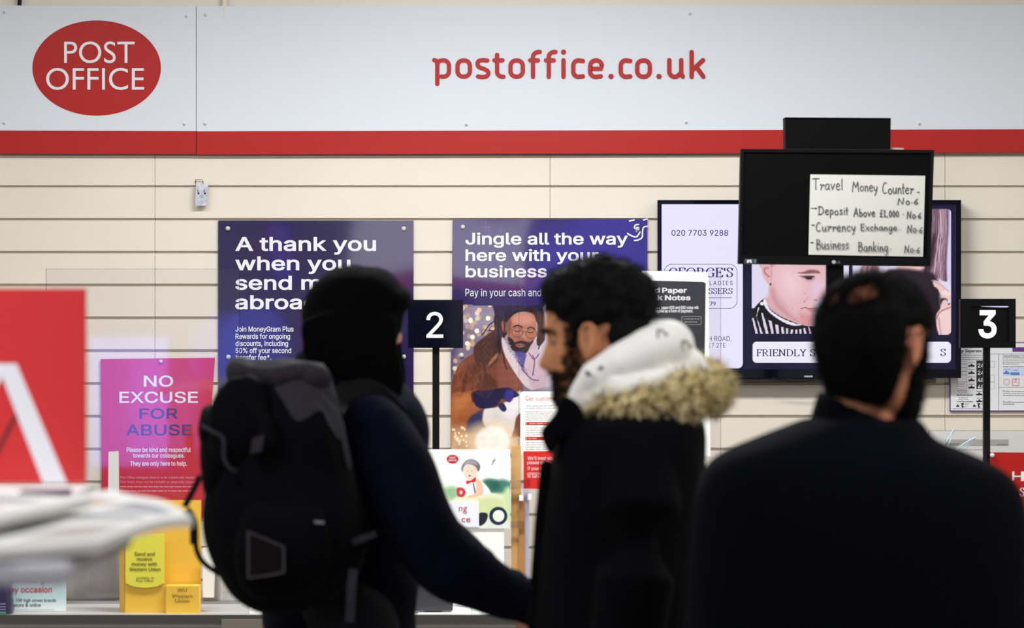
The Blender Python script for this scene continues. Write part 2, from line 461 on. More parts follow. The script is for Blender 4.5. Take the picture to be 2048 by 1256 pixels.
# handwriting with a marker: x-height .55, capitals 1
HAND = {
 'T': (.7, [[(.0, .97), (.3, 1), (.72, 1.0)], [(.38, 1), (.36, .5), (.38, .0)]]),
 'r': (.42, [[(.05, .5), (.14, .52), (.16, .3), (.12, 0)], [(.12, .1), (.25, .45), (.42, .5), (.40, .38)]]),
 'a': (.5, [[(.42, .48), (.25, .56), (.08, .4), (.06, .15), (.2, .02), (.38, .2), (.43, .5)], [(.43, .5), (.42, .2), (.5, .0)]]),
 'v': (.44, [[(.03, .54), (.2, .02)], [(.2, .02), (.42, .56)]]),
 'e': (.46, [[(.08, .3), (.38, .36), (.36, .54), (.2, .58), (.06, .36), (.1, .08), (.28, .0), (.44, .1)]]),
 'l': (.2, [[(.1, 1.0), (.09, .5), (.1, 0)]]),
 'M': (.86, [[(.0, .0), (.16, 1)], [(.16, 1), (.42, .4)], [(.42, .4), (.68, .98)], [(.68, .98), (.78, .02)]]),
 'o': (.46, [[(.24, .55), (.07, .42), (.06, .14), (.22, .0), (.4, .16), (.38, .44), (.24, .55)]]),
 'n': (.46, [[(.06, .55), (.09, .3), (.07, .0)], [(.08, .3), (.22, .54), (.36, .48), (.38, .2), (.42, .0)]]),
 'y': (.48, [[(.04, .55), (.1, .2), (.24, .12), (.38, .3), (.44, .56)], [(.44, .56), (.34, .0), (.16, -.42)]]),
 'C': (.6, [[(.5, .94), (.3, 1.0), (.1, .7), (.06, .3), (.2, .02), (.5, .08)]]),
 'u': (.48, [[(.05, .55), (.06, .15), (.2, .0), (.36, .2), (.41, .55)], [(.41, .55), (.41, .2), (.47, 0)]]),
 't': (.24, [[(.11, .95), (.09, .5), (.11, .0)], [(.0, .55), (.24, .58)]]),
 'N': (.74, [[(.0, -.05), (.12, .95)], [(.12, .95), (.52, .05)], [(.52, .05), (.62, 1)]]),
 '.': (.22, [[(.09, .3), (.13, .3)]]),
 '-': (.3, [[(.03, .33), (.27, .33)]]),
 '6': (.5, [[(.42, .74), (.2, .55), (.06, .2), (.16, .0), (.36, .04), (.38, .26), (.22, .34), (.1, .22)]]),
 'D': (.68, [[(.16, 1), (.12, .5), (.14, .0)], [(.0, .96), (.34, .98), (.6, .7), (.56, .25), (.3, .02), (.02, .0)]]),
 'p': (.46, [[(.08, .55), (.09, .1), (.07, -.4)], [(.08, .42), (.24, .56), (.4, .38), (.34, .1), (.1, .06)]]),
 's': (.38, [[(.34, .5), (.18, .58), (.07, .44), (.22, .28), (.32, .14), (.2, .0), (.03, .06)]]),
 'i': (.18, [[(.09, .55), (.08, .25), (.1, .0)], [(.09, .78), (.1, .8)]]),
 'A': (.62, [[(.0, .0), (.3, 1)], [(.3, 1), (.54, .0)], [(.1, .36), (.48, .38)]]),
 'b': (.46, [[(.08, 1), (.07, .5), (.08, .0)], [(.08, .36), (.24, .52), (.4, .34), (.34, .06), (.1, .02)]]),
 '£': (.4, [[(.3, .9), (.2, .95), (.16, .5), (.16, .0)], [(.02, .46), (.3, .48)], [(.04, .02), (.34, .0)]]),
 '1': (.3, [[(.06, .75), (.16, .9), (.15, .4), (.15, .0)], [(.03, .0), (.28, .0)]]),
 ',': (.2, [[(.1, .06), (.06, -.1)]]),
 '0': (.36, [[(.18, .85), (.06, .6), (.06, .2), (.18, .0), (.3, .2), (.3, .6), (.18, .85)]]),
 'c': (.4, [[(.36, .48), (.2, .56), (.06, .34), (.1, .06), (.26, .0), (.38, .08)]]),
 'E': (.56, [[(.12, 1), (.1, .5), (.12, .0)], [(.08, .98), (.5, 1)], [(.1, .5), (.42, .52)], [(.1, .0), (.52, .04)]]),
 'x': (.44, [[(.04, .54), (.4, .0)], [(.4, .56), (.04, .0)]]),
 'h': (.46, [[(.08, 1), (.08, .5), (.07, .0)], [(.08, .3), (.22, .54), (.36, .48), (.37, .2), (.42, .0)]]),
 'g': (.48, [[(.4, .5), (.22, .56), (.06, .36), (.1, .08), (.26, .04), (.4, .3), (.42, .5)], [(.42, .5), (.4, -.1), (.28, -.42), (.08, -.36)]]),
 'B': (.6, [[(.12, 1), (.1, .5), (.1, .0)], [(.06, .98), (.4, .96), (.44, .7), (.12, .54)], [(.12, .54), (.5, .46), (.5, .12), (.08, .0)]]),
 'k': (.44, [[(.08, 1), (.08, .5), (.08, .0)], [(.38, .56), (.1, .26)], [(.1, .26), (.42, .0)]]),
 ' ': (.4, []),
}
def hand(s, x0, x1, cap, base, Y, wid=1.15, seed=0):
    r = random.Random(seed); gap = .1
    tot = sum(HAND[c][0] + gap for c in s) - gap; k = (x1 - x0) / tot; h = base - cap; parts = []; x = x0
    for c in s:
        wd, st = HAND[c]; jy = r.uniform(-.04, .04); js = r.uniform(.95, 1.06)
        for p in st:
            q = [(x + a * k, base - (b * js + jy) * h) for a, b in (cr(p, 6) if len(p) > 2 else p)]
            parts.append(ribbon(q, wid, Y - .00012 * (len(parts) % 2), True))
        x += (wd + gap) * k
    return join(*parts)

# ------------------------------------------------------------------ helpers: printed pictures (colour per vertex on a flat sheet)
def inside(pts, X, Yy):
    p = np.array(pts, float); res = np.zeros(X.shape, bool); dmin = np.full(X.shape, 1e9)
    for (x1, y1), (x2, y2) in zip(p, np.roll(p, -1, 0)):
        c = ((y1 > Yy) != (y2 > Yy)) & (X < (x2 - x1) * (Yy - y1) / (y2 - y1 + 1e-12) + x1); res ^= c
        dx, dy = x2 - x1, y2 - y1; t = np.clip(((X - x1) * dx + (Yy - y1) * dy) / (dx * dx + dy * dy + 1e-12), 0, 1)
        dmin = np.minimum(dmin, np.hypot(X - x1 - t * dx, Yy - y1 - t * dy))
    return np.where(res, dmin, -dmin)
class Print:
    """paints a picture in the pixel coordinates of the photograph"""
    def __init__(s, x0, y0, x1, y1, step, col):
        s.nx = int((x1 - x0) / step) + 1; s.ny = int((y1 - y0) / step) + 1
        s.x = np.linspace(x0, x1, s.nx); s.y = np.linspace(y0, y1, s.ny); s.X, s.Y = np.meshgrid(s.x, s.y)
        s.C = np.empty((s.ny, s.nx, 3)); s.C[:] = col
    def _blend(s, sl, a, col):
        s.C[sl] = s.C[sl] * (1 - a[..., None]) + np.array(col, float) * a[..., None]
    def _sl(s, pts, m):
        p = np.array(pts); i0, i1 = np.searchsorted(s.x, [p[:, 0].min() - m, p[:, 0].max() + m]); j0, j1 = np.searchsorted(s.y, [p[:, 1].min() - m, p[:, 1].max() + m])
        return (slice(j0, j1), slice(i0, i1))
    def poly(s, pts, col, f=1.0, smooth=True, a=1.0):
        if smooth: pts = cr(pts, 5, True)
        sl = s._sl(pts, f + 1)
        if s.X[sl].size == 0: return
        d = inside(pts, s.X[sl], s.Y[sl]); s._blend(sl, np.clip(d / f + 0.5, 0, 1) * a, col)
    def ell(s, cx, cy, rx, ry, col, f=1.0, a=1.0):
        sl = s._sl([(cx - rx, cy - ry), (cx + rx, cy + ry)], f + 1)
        if s.X[sl].size == 0: return
        d = (1 - np.hypot((s.X[sl] - cx) / rx, (s.Y[sl] - cy) / ry)) * min(rx, ry); s._blend(sl, np.clip(d / f + 0.5, 0, 1) * a, col)
    def hoop(s, cx, cy, rx, ry, wd, col, f=.7, a=1.0):
        sl = s._sl([(cx - rx, cy - ry), (cx + rx, cy + ry)], wd + f + 1)
        d = np.abs(1 - np.hypot((s.X[sl] - cx) / rx, (s.Y[sl] - cy) / ry)) * min(rx, ry); s._blend(sl, np.clip((wd / 2 - d) / f + 0.5, 0, 1) * a, col)
    def line(s, pts, wd, col, f=.8, smooth=True, a=1.0):
        if smooth and len(pts) > 2: pts = cr(pts, 6)
        sl = s._sl(pts, wd + f + 1)
        if s.X[sl].size == 0: return
        X, Yy = s.X[sl], s.Y[sl]; dm = np.full(X.shape, 1e9)
        for (x1, y1), (x2, y2) in zip(pts[:-1], pts[1:]):
            dx, dy = x2 - x1, y2 - y1; t = np.clip(((X - x1) * dx + (Yy - y1) * dy) / (dx * dx + dy * dy + 1e-12), 0, 1)
            dm = np.minimum(dm, np.hypot(X - x1 - t * dx, Yy - y1 - t * dy))
        s._blend(sl, np.clip((wd / 2 - dm) / f + 0.5, 0, 1) * a, col)
    def grain(s, amp, seed=0, n=0):
        r = np.random.default_rng(seed); g = r.normal(size=(s.ny, s.nx))
        for _ in range(n): g = (g + np.roll(g, 1, 0) + np.roll(g, 1, 1) + np.roll(g, -1, 0) + np.roll(g, -1, 1)) / 5 * 1.6
        s.C += (g * amp)[..., None]
    def blotch(s, amp, size, seed=0):
        q = np.stack([s.X.ravel() / size, s.Y.ravel() / size, s.X.ravel() * 0], 1)
        s.C += (amp * vnoise(q, 2.2, seed)).reshape(s.ny, s.nx, 1)
    def mesh(s, Y):
        V = [W(x, y, Y) for y in s.y for x in s.x]
        Fs = [(j * s.nx + i + s.nx, j * s.nx + i + s.nx + 1, j * s.nx + i + 1, j * s.nx + i) for j in range(s.ny - 1) for i in range(s.nx - 1)]
        me = bpy.data.meshes.new('print'); me.from_pydata([tuple(v) for v in V], [], Fs); me.update()
        at = me.color_attributes.new('print', 'FLOAT_COLOR', 'POINT')
        c = np.clip(s.C, 0, 255) / 255.0; c = np.where(c <= .04045, c / 12.92, ((c + .055) / 1.055) ** 2.4).reshape(-1, 3)
        at.data.foreach_set('color', np.concatenate([c, np.ones((len(c), 1))], 1).ravel().astype(np.float32))
        return me
# ------------------------------------------------------------------ materials
M_WALL = mat('cream_laminate', (228, 219, 205), .5, noise=.03, scale=3)
M_GAP = mat('slot_inside', (205, 196, 165), .6)
M_PAINT = mat('cream_paint', (226, 222, 206), .8, noise=.05, scale=2, bump=.05)
M_CEIL = mat('white_ceiling', (225, 225, 220), .9)
M_FLOOR = mat('grey_vinyl', (120, 118, 115), .5, noise=.12, scale=6)
M_SIGNW = mat('white_sign_panel', (217, 222, 230), .42, spec=.3)
M_RED = mat('red_vinyl', (174, 24, 20), .45, spec=.3)
M_REDP = mat('red_paper', (205, 44, 40), .3, coat=.4)
M_CRED = mat('crimson_paper', (202, 44, 58), .14, coat=.7)
M_WHITE = mat('white_print', (230, 230, 236), .5)
M_PAPER = mat('white_paper', (240, 239, 232), .7)
M_STEEL = mat('brushed_steel', (190, 190, 188), .3, metal=1)
M_CHROME = mat('chrome', (150, 150, 150), .15, metal=1)
M_BLACK = mat('black_plastic', (9, 9, 11), .5, spec=.15)
M_GLOSSB = mat('black_gloss', (8, 9, 22), .08, coat=.3)
M_DARKG = mat('dark_grey_plastic', (58, 57, 62), .5)
M_EDGE = mat('grey_counter_edge', (66, 65, 62), .5)
M_CTOP = mat('grey_countertop', (172, 170, 166), .45, noise=.05, scale=12)
M_NAVY = mat('navy_ink', (38, 34, 110), .5)
M_INK = mat('marker_ink', (58, 58, 62), .7)
M_GREY = mat('grey_ink', (125, 125, 130), .7)
M_BLINK = mat('black_ink', (25, 25, 28), .6)
M_CLEAR = clear_mat('clear_acrylic', (.985, .98, .987, 1))
M_FILM = clear_mat('clear_film', (.86, .88, .92, 1), 1.55)

# ------------------------------------------------------------------ room shell
def polyx(prof, x0, x1, cap=True):
    """profile of (y, z) extruded along x"""
    n = len(prof); V = [(x0, y, z) for y, z in prof] + [(x1, y, z) for y, z in prof]
    f = [(i, i + n, (i + 1) % n + n, (i + 1) % n) for i in range(n)] + [tuple(range(n)), tuple(range(2 * n - 1, n - 1, -1))]
    return V, f
def slat_panel(x0, x1):
    pts = [(9.03, 0.0)]; z_of = lambda py: EYE - (py - 628) / F * 9.0
    slots = [370.5 + 65.6 * k for k in range(-1, 25)]
    zs = sorted([(z_of(s + 6.2), z_of(s)) for s in slots if z_of(s + 8) > 0.02])
    pts.append((9.0, 0.0))
    for a, b in zs:
        pts += [(9.0, a), (9.0025, a + .0006), (9.0025, a - .0016), (9.011, a - .0016), (9.011, b + .002), (9.003, b + .002), (9.003, b), (9.0, b)]
    pts += [(9.0, 2.5), (9.03, 2.5)]
    return polyx(pts, x0, x1)
jx = [W(310 + 790 * k, 0, 9.0).x for k in range(-4, 6)]
wall = [slat_panel(a + .0007, b - .0007) for a, b in zip(jx[:-1], jx[1:])]
wall.append(box(-5, 6, 9.03, 9.08, 0, 2.96))
wall.append(box(-5, 6, 9.0, 9.03, 2.5, 2.96))
structure('wall_back', join(*wall), M_WALL)
structure('floor', box(-3.2, 3.2, -4.0, 9.08, -.05, 0), M_FLOOR)
structure('ceiling', box(-3.2, 3.2, -4.0, 9.08, 2.96, 3.0), M_CEIL)
structure('wall_left', box(-3.3, -3.2, -4.0, 9.08, 0, 3.0), M_PAINT)
structure('wall_right', box(3.2, 3.3, -4.0, 9.08, 0, 3.0), M_PAINT)
structure('wall_front', join(box(-3.3, -2.95, -4.1, -4.0, 0, 3), box(2.95, 3.3, -4.1, -4.0, 0, 3), box(-2.95, 2.95, -4.1, -4.0, 0, .5), box(-2.95, 2.95, -4.1, -4.0, 2.6, 3)), M_PAINT)
wn = structure('window_1', join(*[box(x - .03, x + .03, -4.08, -4.02, .5, 2.6) for x in (-2.92, -1.0, 1.0, 2.92)], box(-2.95, 2.95, -4.08, -4.02, .5, .56), box(-2.95, 2.95, -4.08, -4.02, 2.54, 2.6)), M_STEEL)
obj('pane', box(-2.93, 2.93, -4.055, -4.045, .52, 2.58), M_CLEAR, wn)

# ceiling lamps
for k, (lx, ly, lp) in enumerate(LAMPS):
    t = thing('ceiling_lamp', ['flat ceiling lamp panel above the counter, left one', 'flat ceiling lamp panel above the counter, middle one', 'flat ceiling lamp panel above the counter, right one', 'flat ceiling lamp panel over the queue, left one', 'flat ceiling lamp panel over the queue, right one', 'flat ceiling lamp panel behind the queue'][k], 'ceiling lamp', (lx, ly, 2.93), 'ceiling lamp panels')
    fr = [box(lx - .62, lx + .62, ly - .18, ly - .15, 2.93, 2.96), box(lx - .62, lx + .62, ly + .15, ly + .18, 2.93, 2.96), box(lx - .62, lx - .59, ly - .15, ly + .15, 2.93, 2.96), box(lx + .59, lx + .62, ly - .15, ly + .15, 2.93, 2.96)]
    obj('frame', join(*fr), mat('white_metal', (230, 230, 230), .4), t)
    obj('diffuser', box(lx - .59, lx + .59, ly - .15, ly + .15, 2.945, 2.955), mat('lamp_diffuser', (255, 250, 240), .5, emit=2.0), t)

# pipe and bracket above the fascia
structure('trim_1', tube([W(449.5, -60, 8.985), W(449.5, 40, 8.985)], .0095), M_PAINT)
one('wall_bracket', join(slab([(36, -14), (42, -14), (41, 10), (35, 10)], 8.98, .019), pbox(33, -18, 45, -12, 8.98, .019)), M_BLACK, 'small black bracket on the wall above the left end of the fascia sign', 'bracket')

# ------------------------------------------------------------------ fascia sign
Y0 = 8.975
def screw(px, py, parent):
    c = W(px, py, Y0)
    s = obj('screw', join(tube([c + Vector((0, -.001, 0)), c + Vector((0, .004, 0))], .0052, 14)), mat('white_screw_cap', (225, 226, 228), .3), parent, True)
    obj('recess', tube([c + Vector((0, -.0068, 0)), c + Vector((0, -.002, 0))], .0013, 10), M_GREY, s)
t = thing('fascia_sign', 'white wall sign panel with a red oval logo and red lower stripe', 'sign', W(180, 308, Y0))
obj('panel', slab([(-12, 11), (391.6, 12), (391.6, 262.2), (-12, 260.9)], Y0, .02), M_SIGNW, t)
obj('stripe', slab([(-12, 261), (391.6, 262.2), (391.6, 308), (-12, 307)], Y0 - .0006, .0206), M_RED, t)
lg = obj('logo', flat(oval(193.3, 136, 128.5, 95.2, 96), Y0 - .0008), M_RED, t)
obj('lettering', join(fit('POST', 128.2, 269.4, 82.8, 126.2, Y0 - .0014, bold=-.002), fit('OFFICE', 92.2, 288.2, 135.8, 179.8, Y0 - .0014, bold=-.002)), M_WHITE, lg)
for p in [(9.5, 24.5), (373.5, 32.5), (9.5, 246.3), (368.7, 248)]: screw(*p, t)
t = thing('fascia_sign', 'long white wall sign panel reading a web address in red, red lower stripe', 'sign', W(1250, 308, Y0))
obj('panel', slab([(392.8, 12), (3060, 8), (3060, 256), (392.8, 262.6)], Y0 + .001, .019), M_SIGNW, t)
obj('stripe', slab([(392.8, 262.6), (3060, 256), (3060, 302), (392.8, 309)], Y0 + .0004, .0196), M_RED, t)
for p in [(411.3, 29.4), (410.5, 247.2), (1379.6, 27.2), (932.7, 248.8), (1372.2, 244.3), (1838, 247.2)]: screw(*p, t)
sq = lambda x0, x1, y0=120.8, y1=153.2, r=11: rrect(x0, y0, x1, y1, r, n=6)
WEB = [
 cr([(868.5, 120.2), (873.2, 122.3), (874.6, 128), (874.6, 140)], 5) + [(874.6, 168)], cr([(874.6, 128), (879, 122), (886, 120.6)], 5) + rrect(874, 120.6, 898, 153.4, 11, n=6)[8:23],
 sq(915, 939.8) + [sq(915, 939.8)[0]],
 cr([(974.6, 121), (964, 120.4), (957, 122.5), (955.2, 128), (958, 134), (968, 138), (975, 142), (976.6, 148), (972, 153), (963, 154), (956, 152.8)], 5),
 [(994.2, 109.6), (994.2, 143)] + arc(1004.5, 143, 10.3, 10.4, 180, 90)[::1] + [(1007, 153.4)], [(988.8, 120.6), (1005, 120.6)],
 sq(1021, 1045.6) + [sq(1021, 1045.6)[0]],
 [(1066, 153.5), (1066, 115)] + arc(1077, 114, 11, 10, 180, 270) + [(1079.5, 103.8)], [(1060.5, 120.6), (1076, 120.6)],
 [(1097.6, 153.5), (1097.6, 115)] + arc(1108.5, 114, 11, 10, 180, 270) + [(1111, 103.8)], [(1092, 120.6), (1107.5, 120.6)],
 [(1127, 120.4), (1127, 153.5)], [(1126.9, 104), (1127.1, 104)],
 [(1165.8, 121.8)] + arc(1157, 131, 10.5, 10.4, -70, -180) + arc(1157, 143, 10.5, 10.4, 180, 80) + [(1165.8, 152.6)],
 [(1180, 137.4), (1203.6, 137.4), (1203.6, 131)] + arc(1192, 131.5, 11.6, 11, 0, -180) + arc(1191.5, 143, 11.4, 10.6, 180, 80) + [(1201.5, 152.4)],
 [(1221.8, 152.6), (1222.2, 152.6)],
 [(1260.6, 121.8)] + arc(1252, 131, 10.5, 10.4, -70, -180) + arc(1252, 143, 10.5, 10.4, 180, 80) + [(1260.6, 152.6)],
 sq(1274.4, 1299.6) + [sq(1274.4, 1299.6)[0]],
 [(1317.8, 152.6), (1318.2, 152.6)],
 [(1338.6, 120.2), (1338.6, 143)] + arc(1349.5, 143, 10.9, 10.4, 180, 60) + [(1361, 146)], [(1362.4, 120.2), (1362.4, 147), (1365.5, 153)],
 [(1383.2, 104), (1383.2, 153.4)], [(1406, 120.2), (1385.5, 139)], [(1392.5, 133.5), (1406.6, 153)],
]
obj('lettering', join(*[ribbon(s, 10.2 if len(s) == 2 and abs(s[0][0] - s[1][0]) < 1 and s[0][1] == s[1][1] else 8.7, Y0 - .0004 - .00015 * i) for i, s in enumerate(WEB)]), M_RED, t)

# hook with a plastic packet on the slat wall
h0 = W(402, 372, 9.0)
hk = thing('display_hook', 'chrome wire hook clipped in the slat wall with an empty clear packet', 'hook', h0)
wire = [W(397.5, 386, 8.955), W(393, 371, 8.992), W(391.3, 360.5, 8.99), W(397, 359.2, 8.99), W(405, 360.5, 8.99), W(406.3, 371, 8.992), W(410, 386, 8.955)]
obj('wire', tube(cr(wire, 5), .0013, 8), M_CHROME, hk, True)
for x, y in ((397, 387), (410, 387)): obj('tip', ellipsoid(W(x, y, 8.953), (.0024, .0024, .0028), nu=10, nv=8), M_BLACK, hk, True)
pk = [(392.5, 367), (416.5, 367.5), (415, 385), (414, 409), (409, 411.5), (401, 411), (391, 413), (390.8, 396)]
pm = mat('silvery_plastic', (196, 199, 210), .22, noise=.25, scale=90, coat=.6)
one('plastic_packet', slab(pk, 8.972, .012), pm, 'small silvery plastic packet hanging from the wire hook', 'packet')

# ------------------------------------------------------------------ posters on the slat wall
YP = 8.992
PURP = attr_mat('purple_poster_print', rough=.05, coat=1.0, spec=.7)
PIN = mat('pin_grey', (205, 205, 200), .4)
def pin(px, py, parent, Y=YP, r=.0072):
    c = W(px, py, Y - .0042); obj('pin', tube([c + Vector((0, -.002, 0)), c + Vector((0, .002, 0))], r, 14), PIN, parent, True)
def wavy(me, Y, amp, seed):
    n = len(me.vertices); co = np.empty(n * 3); me.vertices.foreach_get('co', co); co = co.reshape(-1, 3)
    co[:, 1] -= amp * (vnoise(co * np.array([1, 0, 1]), 9, seed) + 1); me.vertices.foreach_set('co', co.ravel()); me.update(); return me
B1 = dict(font=INTER, bold=.017)
# left poster
t = thing('wall_poster', 'dark purple poster headed A thank you, behind the man in the fur hat', 'poster', W(631, 880, YP))
p = Print(436.5, 441, 827, 990, 2.0, (44, 36, 76))
for k in range(9):
    r = random.Random(k); cx, cy = r.uniform(440, 820), r.uniform(450, 800)
    p.poly([(cx + math.cos(a) * r.uniform(20, 60), cy + math.sin(a) * r.uniform(14, 50)) for a in np.linspace(0, 5.6, 8)], [(52, 42, 96), (58, 36, 70), (40, 34, 74)][k % 3], 14, a=.6)
p.grain(1.2, 3, 1)
obj('sheet', wavy(p.mesh(YP), YP, .0009, 5), PURP, t)
obj('backing', pbox(436.5, 441, 827, 990, YP + .0006, .004), mat('purple_board', (52, 42, 88)), t)
sc = scale_of('A thank you', 470.3, 752, 473.5, 509, **B1)
obj('heading_lettering', join(*[line_at(s, 470.4, b, sc, YP - .003, **B1) for s, b in (('A thank you', 501), ('when you', 539.8), ('send money', 578.7), ('abroad', 617.6))]), M_WHITE, t)
B2 = dict(font=INTER, bold=.012)
sc = scale_of('Join MoneyGram Plus', 471, 587, 653.6, 667, **B2)
obj('body_text', join(*[line_at(s, 471, b, sc, YP - .003, **B2) for s, b in (('Join MoneyGram Plus', 663), ('Rewards for ongoing', 677.5), ('discounts, including', 691.8), ('50% off your second', 706), ('transfer fee*.', 719.6))]), M_WHITE, t)
for q in ((455.8, 457), (807.6, 457.4), (456.8, 714), (807.6, 713.5)): pin(*q, t)
# middle poster with a photograph
t = thing('wall_poster', 'purple poster headed Jingle all the way, picturing a man in brown', 'poster', W(1100, 900, YP))
p = Print(905.5, 438.5, 1294.5, 611, 2.0, (58, 46, 96))
p.poly([(1080, 430), (1330, 430), (1330, 640), (1060, 640), (1085, 540)], (60, 50, 122), 60)
r = random.Random(4)
for k in range(8):
    cx, cy = r.uniform(915, 1280), r.uniform(445, 590); l = r.uniform(8, 16)
    p.line([(cx, cy - l), (cx, cy + l)], 1.6, (100, 86, 150), 1.5, a=.55); p.line([(cx - l * .7, cy), (cx + l * .7, cy)], 1.6, (100, 86, 150), 1.5, a=.55)
obj('sheet', wavy(p.mesh(YP), YP, .0016, 8), PURP, t)
obj('backing', slab([(905.5, 438.5), (1294.5, 438.5), (1290, 908), (901.5, 908)], YP + .0006, .004), mat('purple_board', (52, 42, 88)), t)
sc = scale_of('Jingle all the way', 931, 1256, 465.3, 496, **B1)
obj('heading_lettering', join(*[line_at(s, 931, b, sc, YP - .0042, **B1) for s, b in (('Jingle all the way', 488.4), ('here with your', 521.4), ('business', 553.9))]), M_WHITE, t)
obj('body_text', fit('Pay in your cash and', 930.8, 1082.3, 577.2, 596.5, YP - .0042, font=INTER), M_WHITE, t)
sw = [[(1259, 442), (1268, 440)], [(1277, 449), (1271, 450), (1269, 456), (1274, 458), (1273, 463)], [(1255, 467), (1262, 471), (1272, 474), (1277, 469), (1280, 464)], [(1294, 452.5), (1287, 455), (1285, 464), (1284, 475), (1276, 480), (1269, 481)], [(1294, 438), (1287, 440)]]
obj('festive_squiggle', join(*[ribbon(cr(s, 5), 3.0, YP - .0042 - .00002 * i) for i, s in enumerate(sw)]), M_WHITE, t)
Z = Zm(895, 600, 4.052)
def PZ(pr, z): # painter working in zoomed coordinates
    return lambda pts, col, f=2.0, smooth=True, a=1.0: pr.poly(z(pts), col, f, smooth, a)
p = Print(902, 609, 1294, 908, 1.0, (128, 112, 132)); q = PZ(p, Z)
q([(560, 30), (1700, 30), (1700, 700), (700, 700)], (214, 204, 214), 20)
q([(20, 30), (130, 30), (60, 500), (20, 640)], (90, 76, 110), 12)
q([(130, 60), (370, 60), (380, 200), (200, 230), (130, 200)], (150, 138, 160), 10, a=.7)
r = random.Random(11)
for k in range(70):
    x, y = r.uniform(30, 400), r.uniform(40, 600)
    if x > 250 - (y - 300) * .5 and y > 300: continue
    (cx, cy), = Z([(x, y)]); p.ell(cx, cy, 4.4, 4.6, r.choice([(232, 190, 150), (240, 205, 170), (250, 235, 215), (222, 178, 130), (196, 160, 140)]), 1.2, r.uniform(.45, .95))
for x, y in ((187, 168), (328, 148), (238, 250), (203, 300), (112, 448), (160, 352), (60, 555)):
    (cx, cy), = Z([(x, y)]); p.ell(cx, cy, 4.6, 4.8, (255, 240, 215), 1.2)
# coat
q([(20, 800), (45, 640), (110, 500), (210, 430), (300, 300), (380, 250), (430, 330), (500, 450), (600, 620), (600, 800), (500, 1000), (200, 1210), (20, 1215)], (122, 68, 48), 3)
q([(60, 620), (110, 520), (150, 560), (180, 700), (120, 740)], (140, 80, 54), 8)
q([(400, 540), (520, 520), (580, 720), (420, 730)], (132, 74, 62), 8)
q([(200, 520), (300, 580), (390, 640), (390, 720), (240, 710)], (92, 50, 36), 8)
q([(215, 380), (300, 300), (385, 255), (420, 340), (410, 480), (330, 560), (280, 570), (225, 500)], (74, 42, 34), 4)
for k in range(60):
    x, y = r.uniform(225, 400), r.uniform(320, 540); (a0, b0), (a1, b1) = Z([(x, y), (x + r.uniform(-18, 18), y + r.uniform(10, 34))])
    p.line([(a0, b0), (a1, b1)], 1.2, r.choice([(104, 62, 46), (56, 30, 26), (120, 76, 54)]), 1, a=.6)
q([(330, 540), (400, 470), (408, 430), (380, 450), (340, 500)], (150, 100, 72), 3)
q([(35, 790), (140, 745), (235, 722), (215, 780), (285, 880), (190, 960), (150, 1090), (60, 1195), (30, 1200)], (164, 94, 54), 4)
q([(60, 800), (190, 750), (200, 800), (120, 880), (60, 960)], (190, 116, 66), 10, a=.7)
q([(190, 760), (215, 740), (225, 800), (205, 830)], (72, 40, 30), 3)
# trousers, glow, bag
q([(160, 990), (220, 920), (300, 900), (340, 1040), (220, 1080), (165, 1080)], (66, 62, 96), 5)
q([(300, 880), (380, 872), (440, 850), (520, 800), (600, 750), (600, 1100), (520, 1110), (400, 1070), (292, 1005)], (234, 224, 220), 4)
q([(430, 860), (560, 800), (580, 880), (520, 960), (460, 940)], (246, 238, 240), 8)
q([(560, 950), (600, 930), (600, 1120), (525, 1110), (540, 1040)], (130, 74, 52), 3)
q([(490, 1130), (600, 1110), (600, 1190), (510, 1180)], (208, 170, 140), 4)
q([(20, 1100), (120, 1050), (330, 1040), (600, 1180), (600, 1290), (20, 1290)], (226, 190, 150), 30, a=.8)
(cx, cy), = Z([(365, 1145)]); p.ell(cx, cy, 46, 40, (255, 226, 180), 24, .7); p.ell(cx, cy, 34, 30, (255, 250, 238), 7)
for k in range(26):
    (cx, cy), = Z([(r.uniform(28, 160), r.uniform(1030, 1210))]); p.ell(cx, cy, 2, 2.4, (255, 236, 200), 1.2, .8)
# hat and hair
q([(385, 120), (500, 150), (490, 260), (445, 330), (430, 440), (395, 350), (385, 260)], (46, 32, 38), 2)
q([(715, 60), (778, 80), (790, 300), (745, 370), (722, 340), (738, 200)], (50, 36, 40), 2)
for a0 in ((390, 170, 340, 200, 300, 260, 280, 280), (400, 200, 385, 240, 370, 250, 335, 245), (440, 300, 450, 400, 460, 500, 480, 560), (760, 120, 775, 250, 760, 330, 735, 400)):
    p.line(Z(list(zip(a0[::2], a0[1::2]))), 2.2, (46, 32, 40), 1)
q([(375, 75), (380, -20), (760, -20), (776, 62), (715, 112), (650, 88), (560, 95), (505, 150), (398, 140)], (42, 30, 58), 3)
q([(470, 190), (500, 130), (560, 78), (650, 66), (722, 100), (740, 200), (700, 150), (650, 100), (560, 108), (505, 170)], (34, 24, 30), 3)
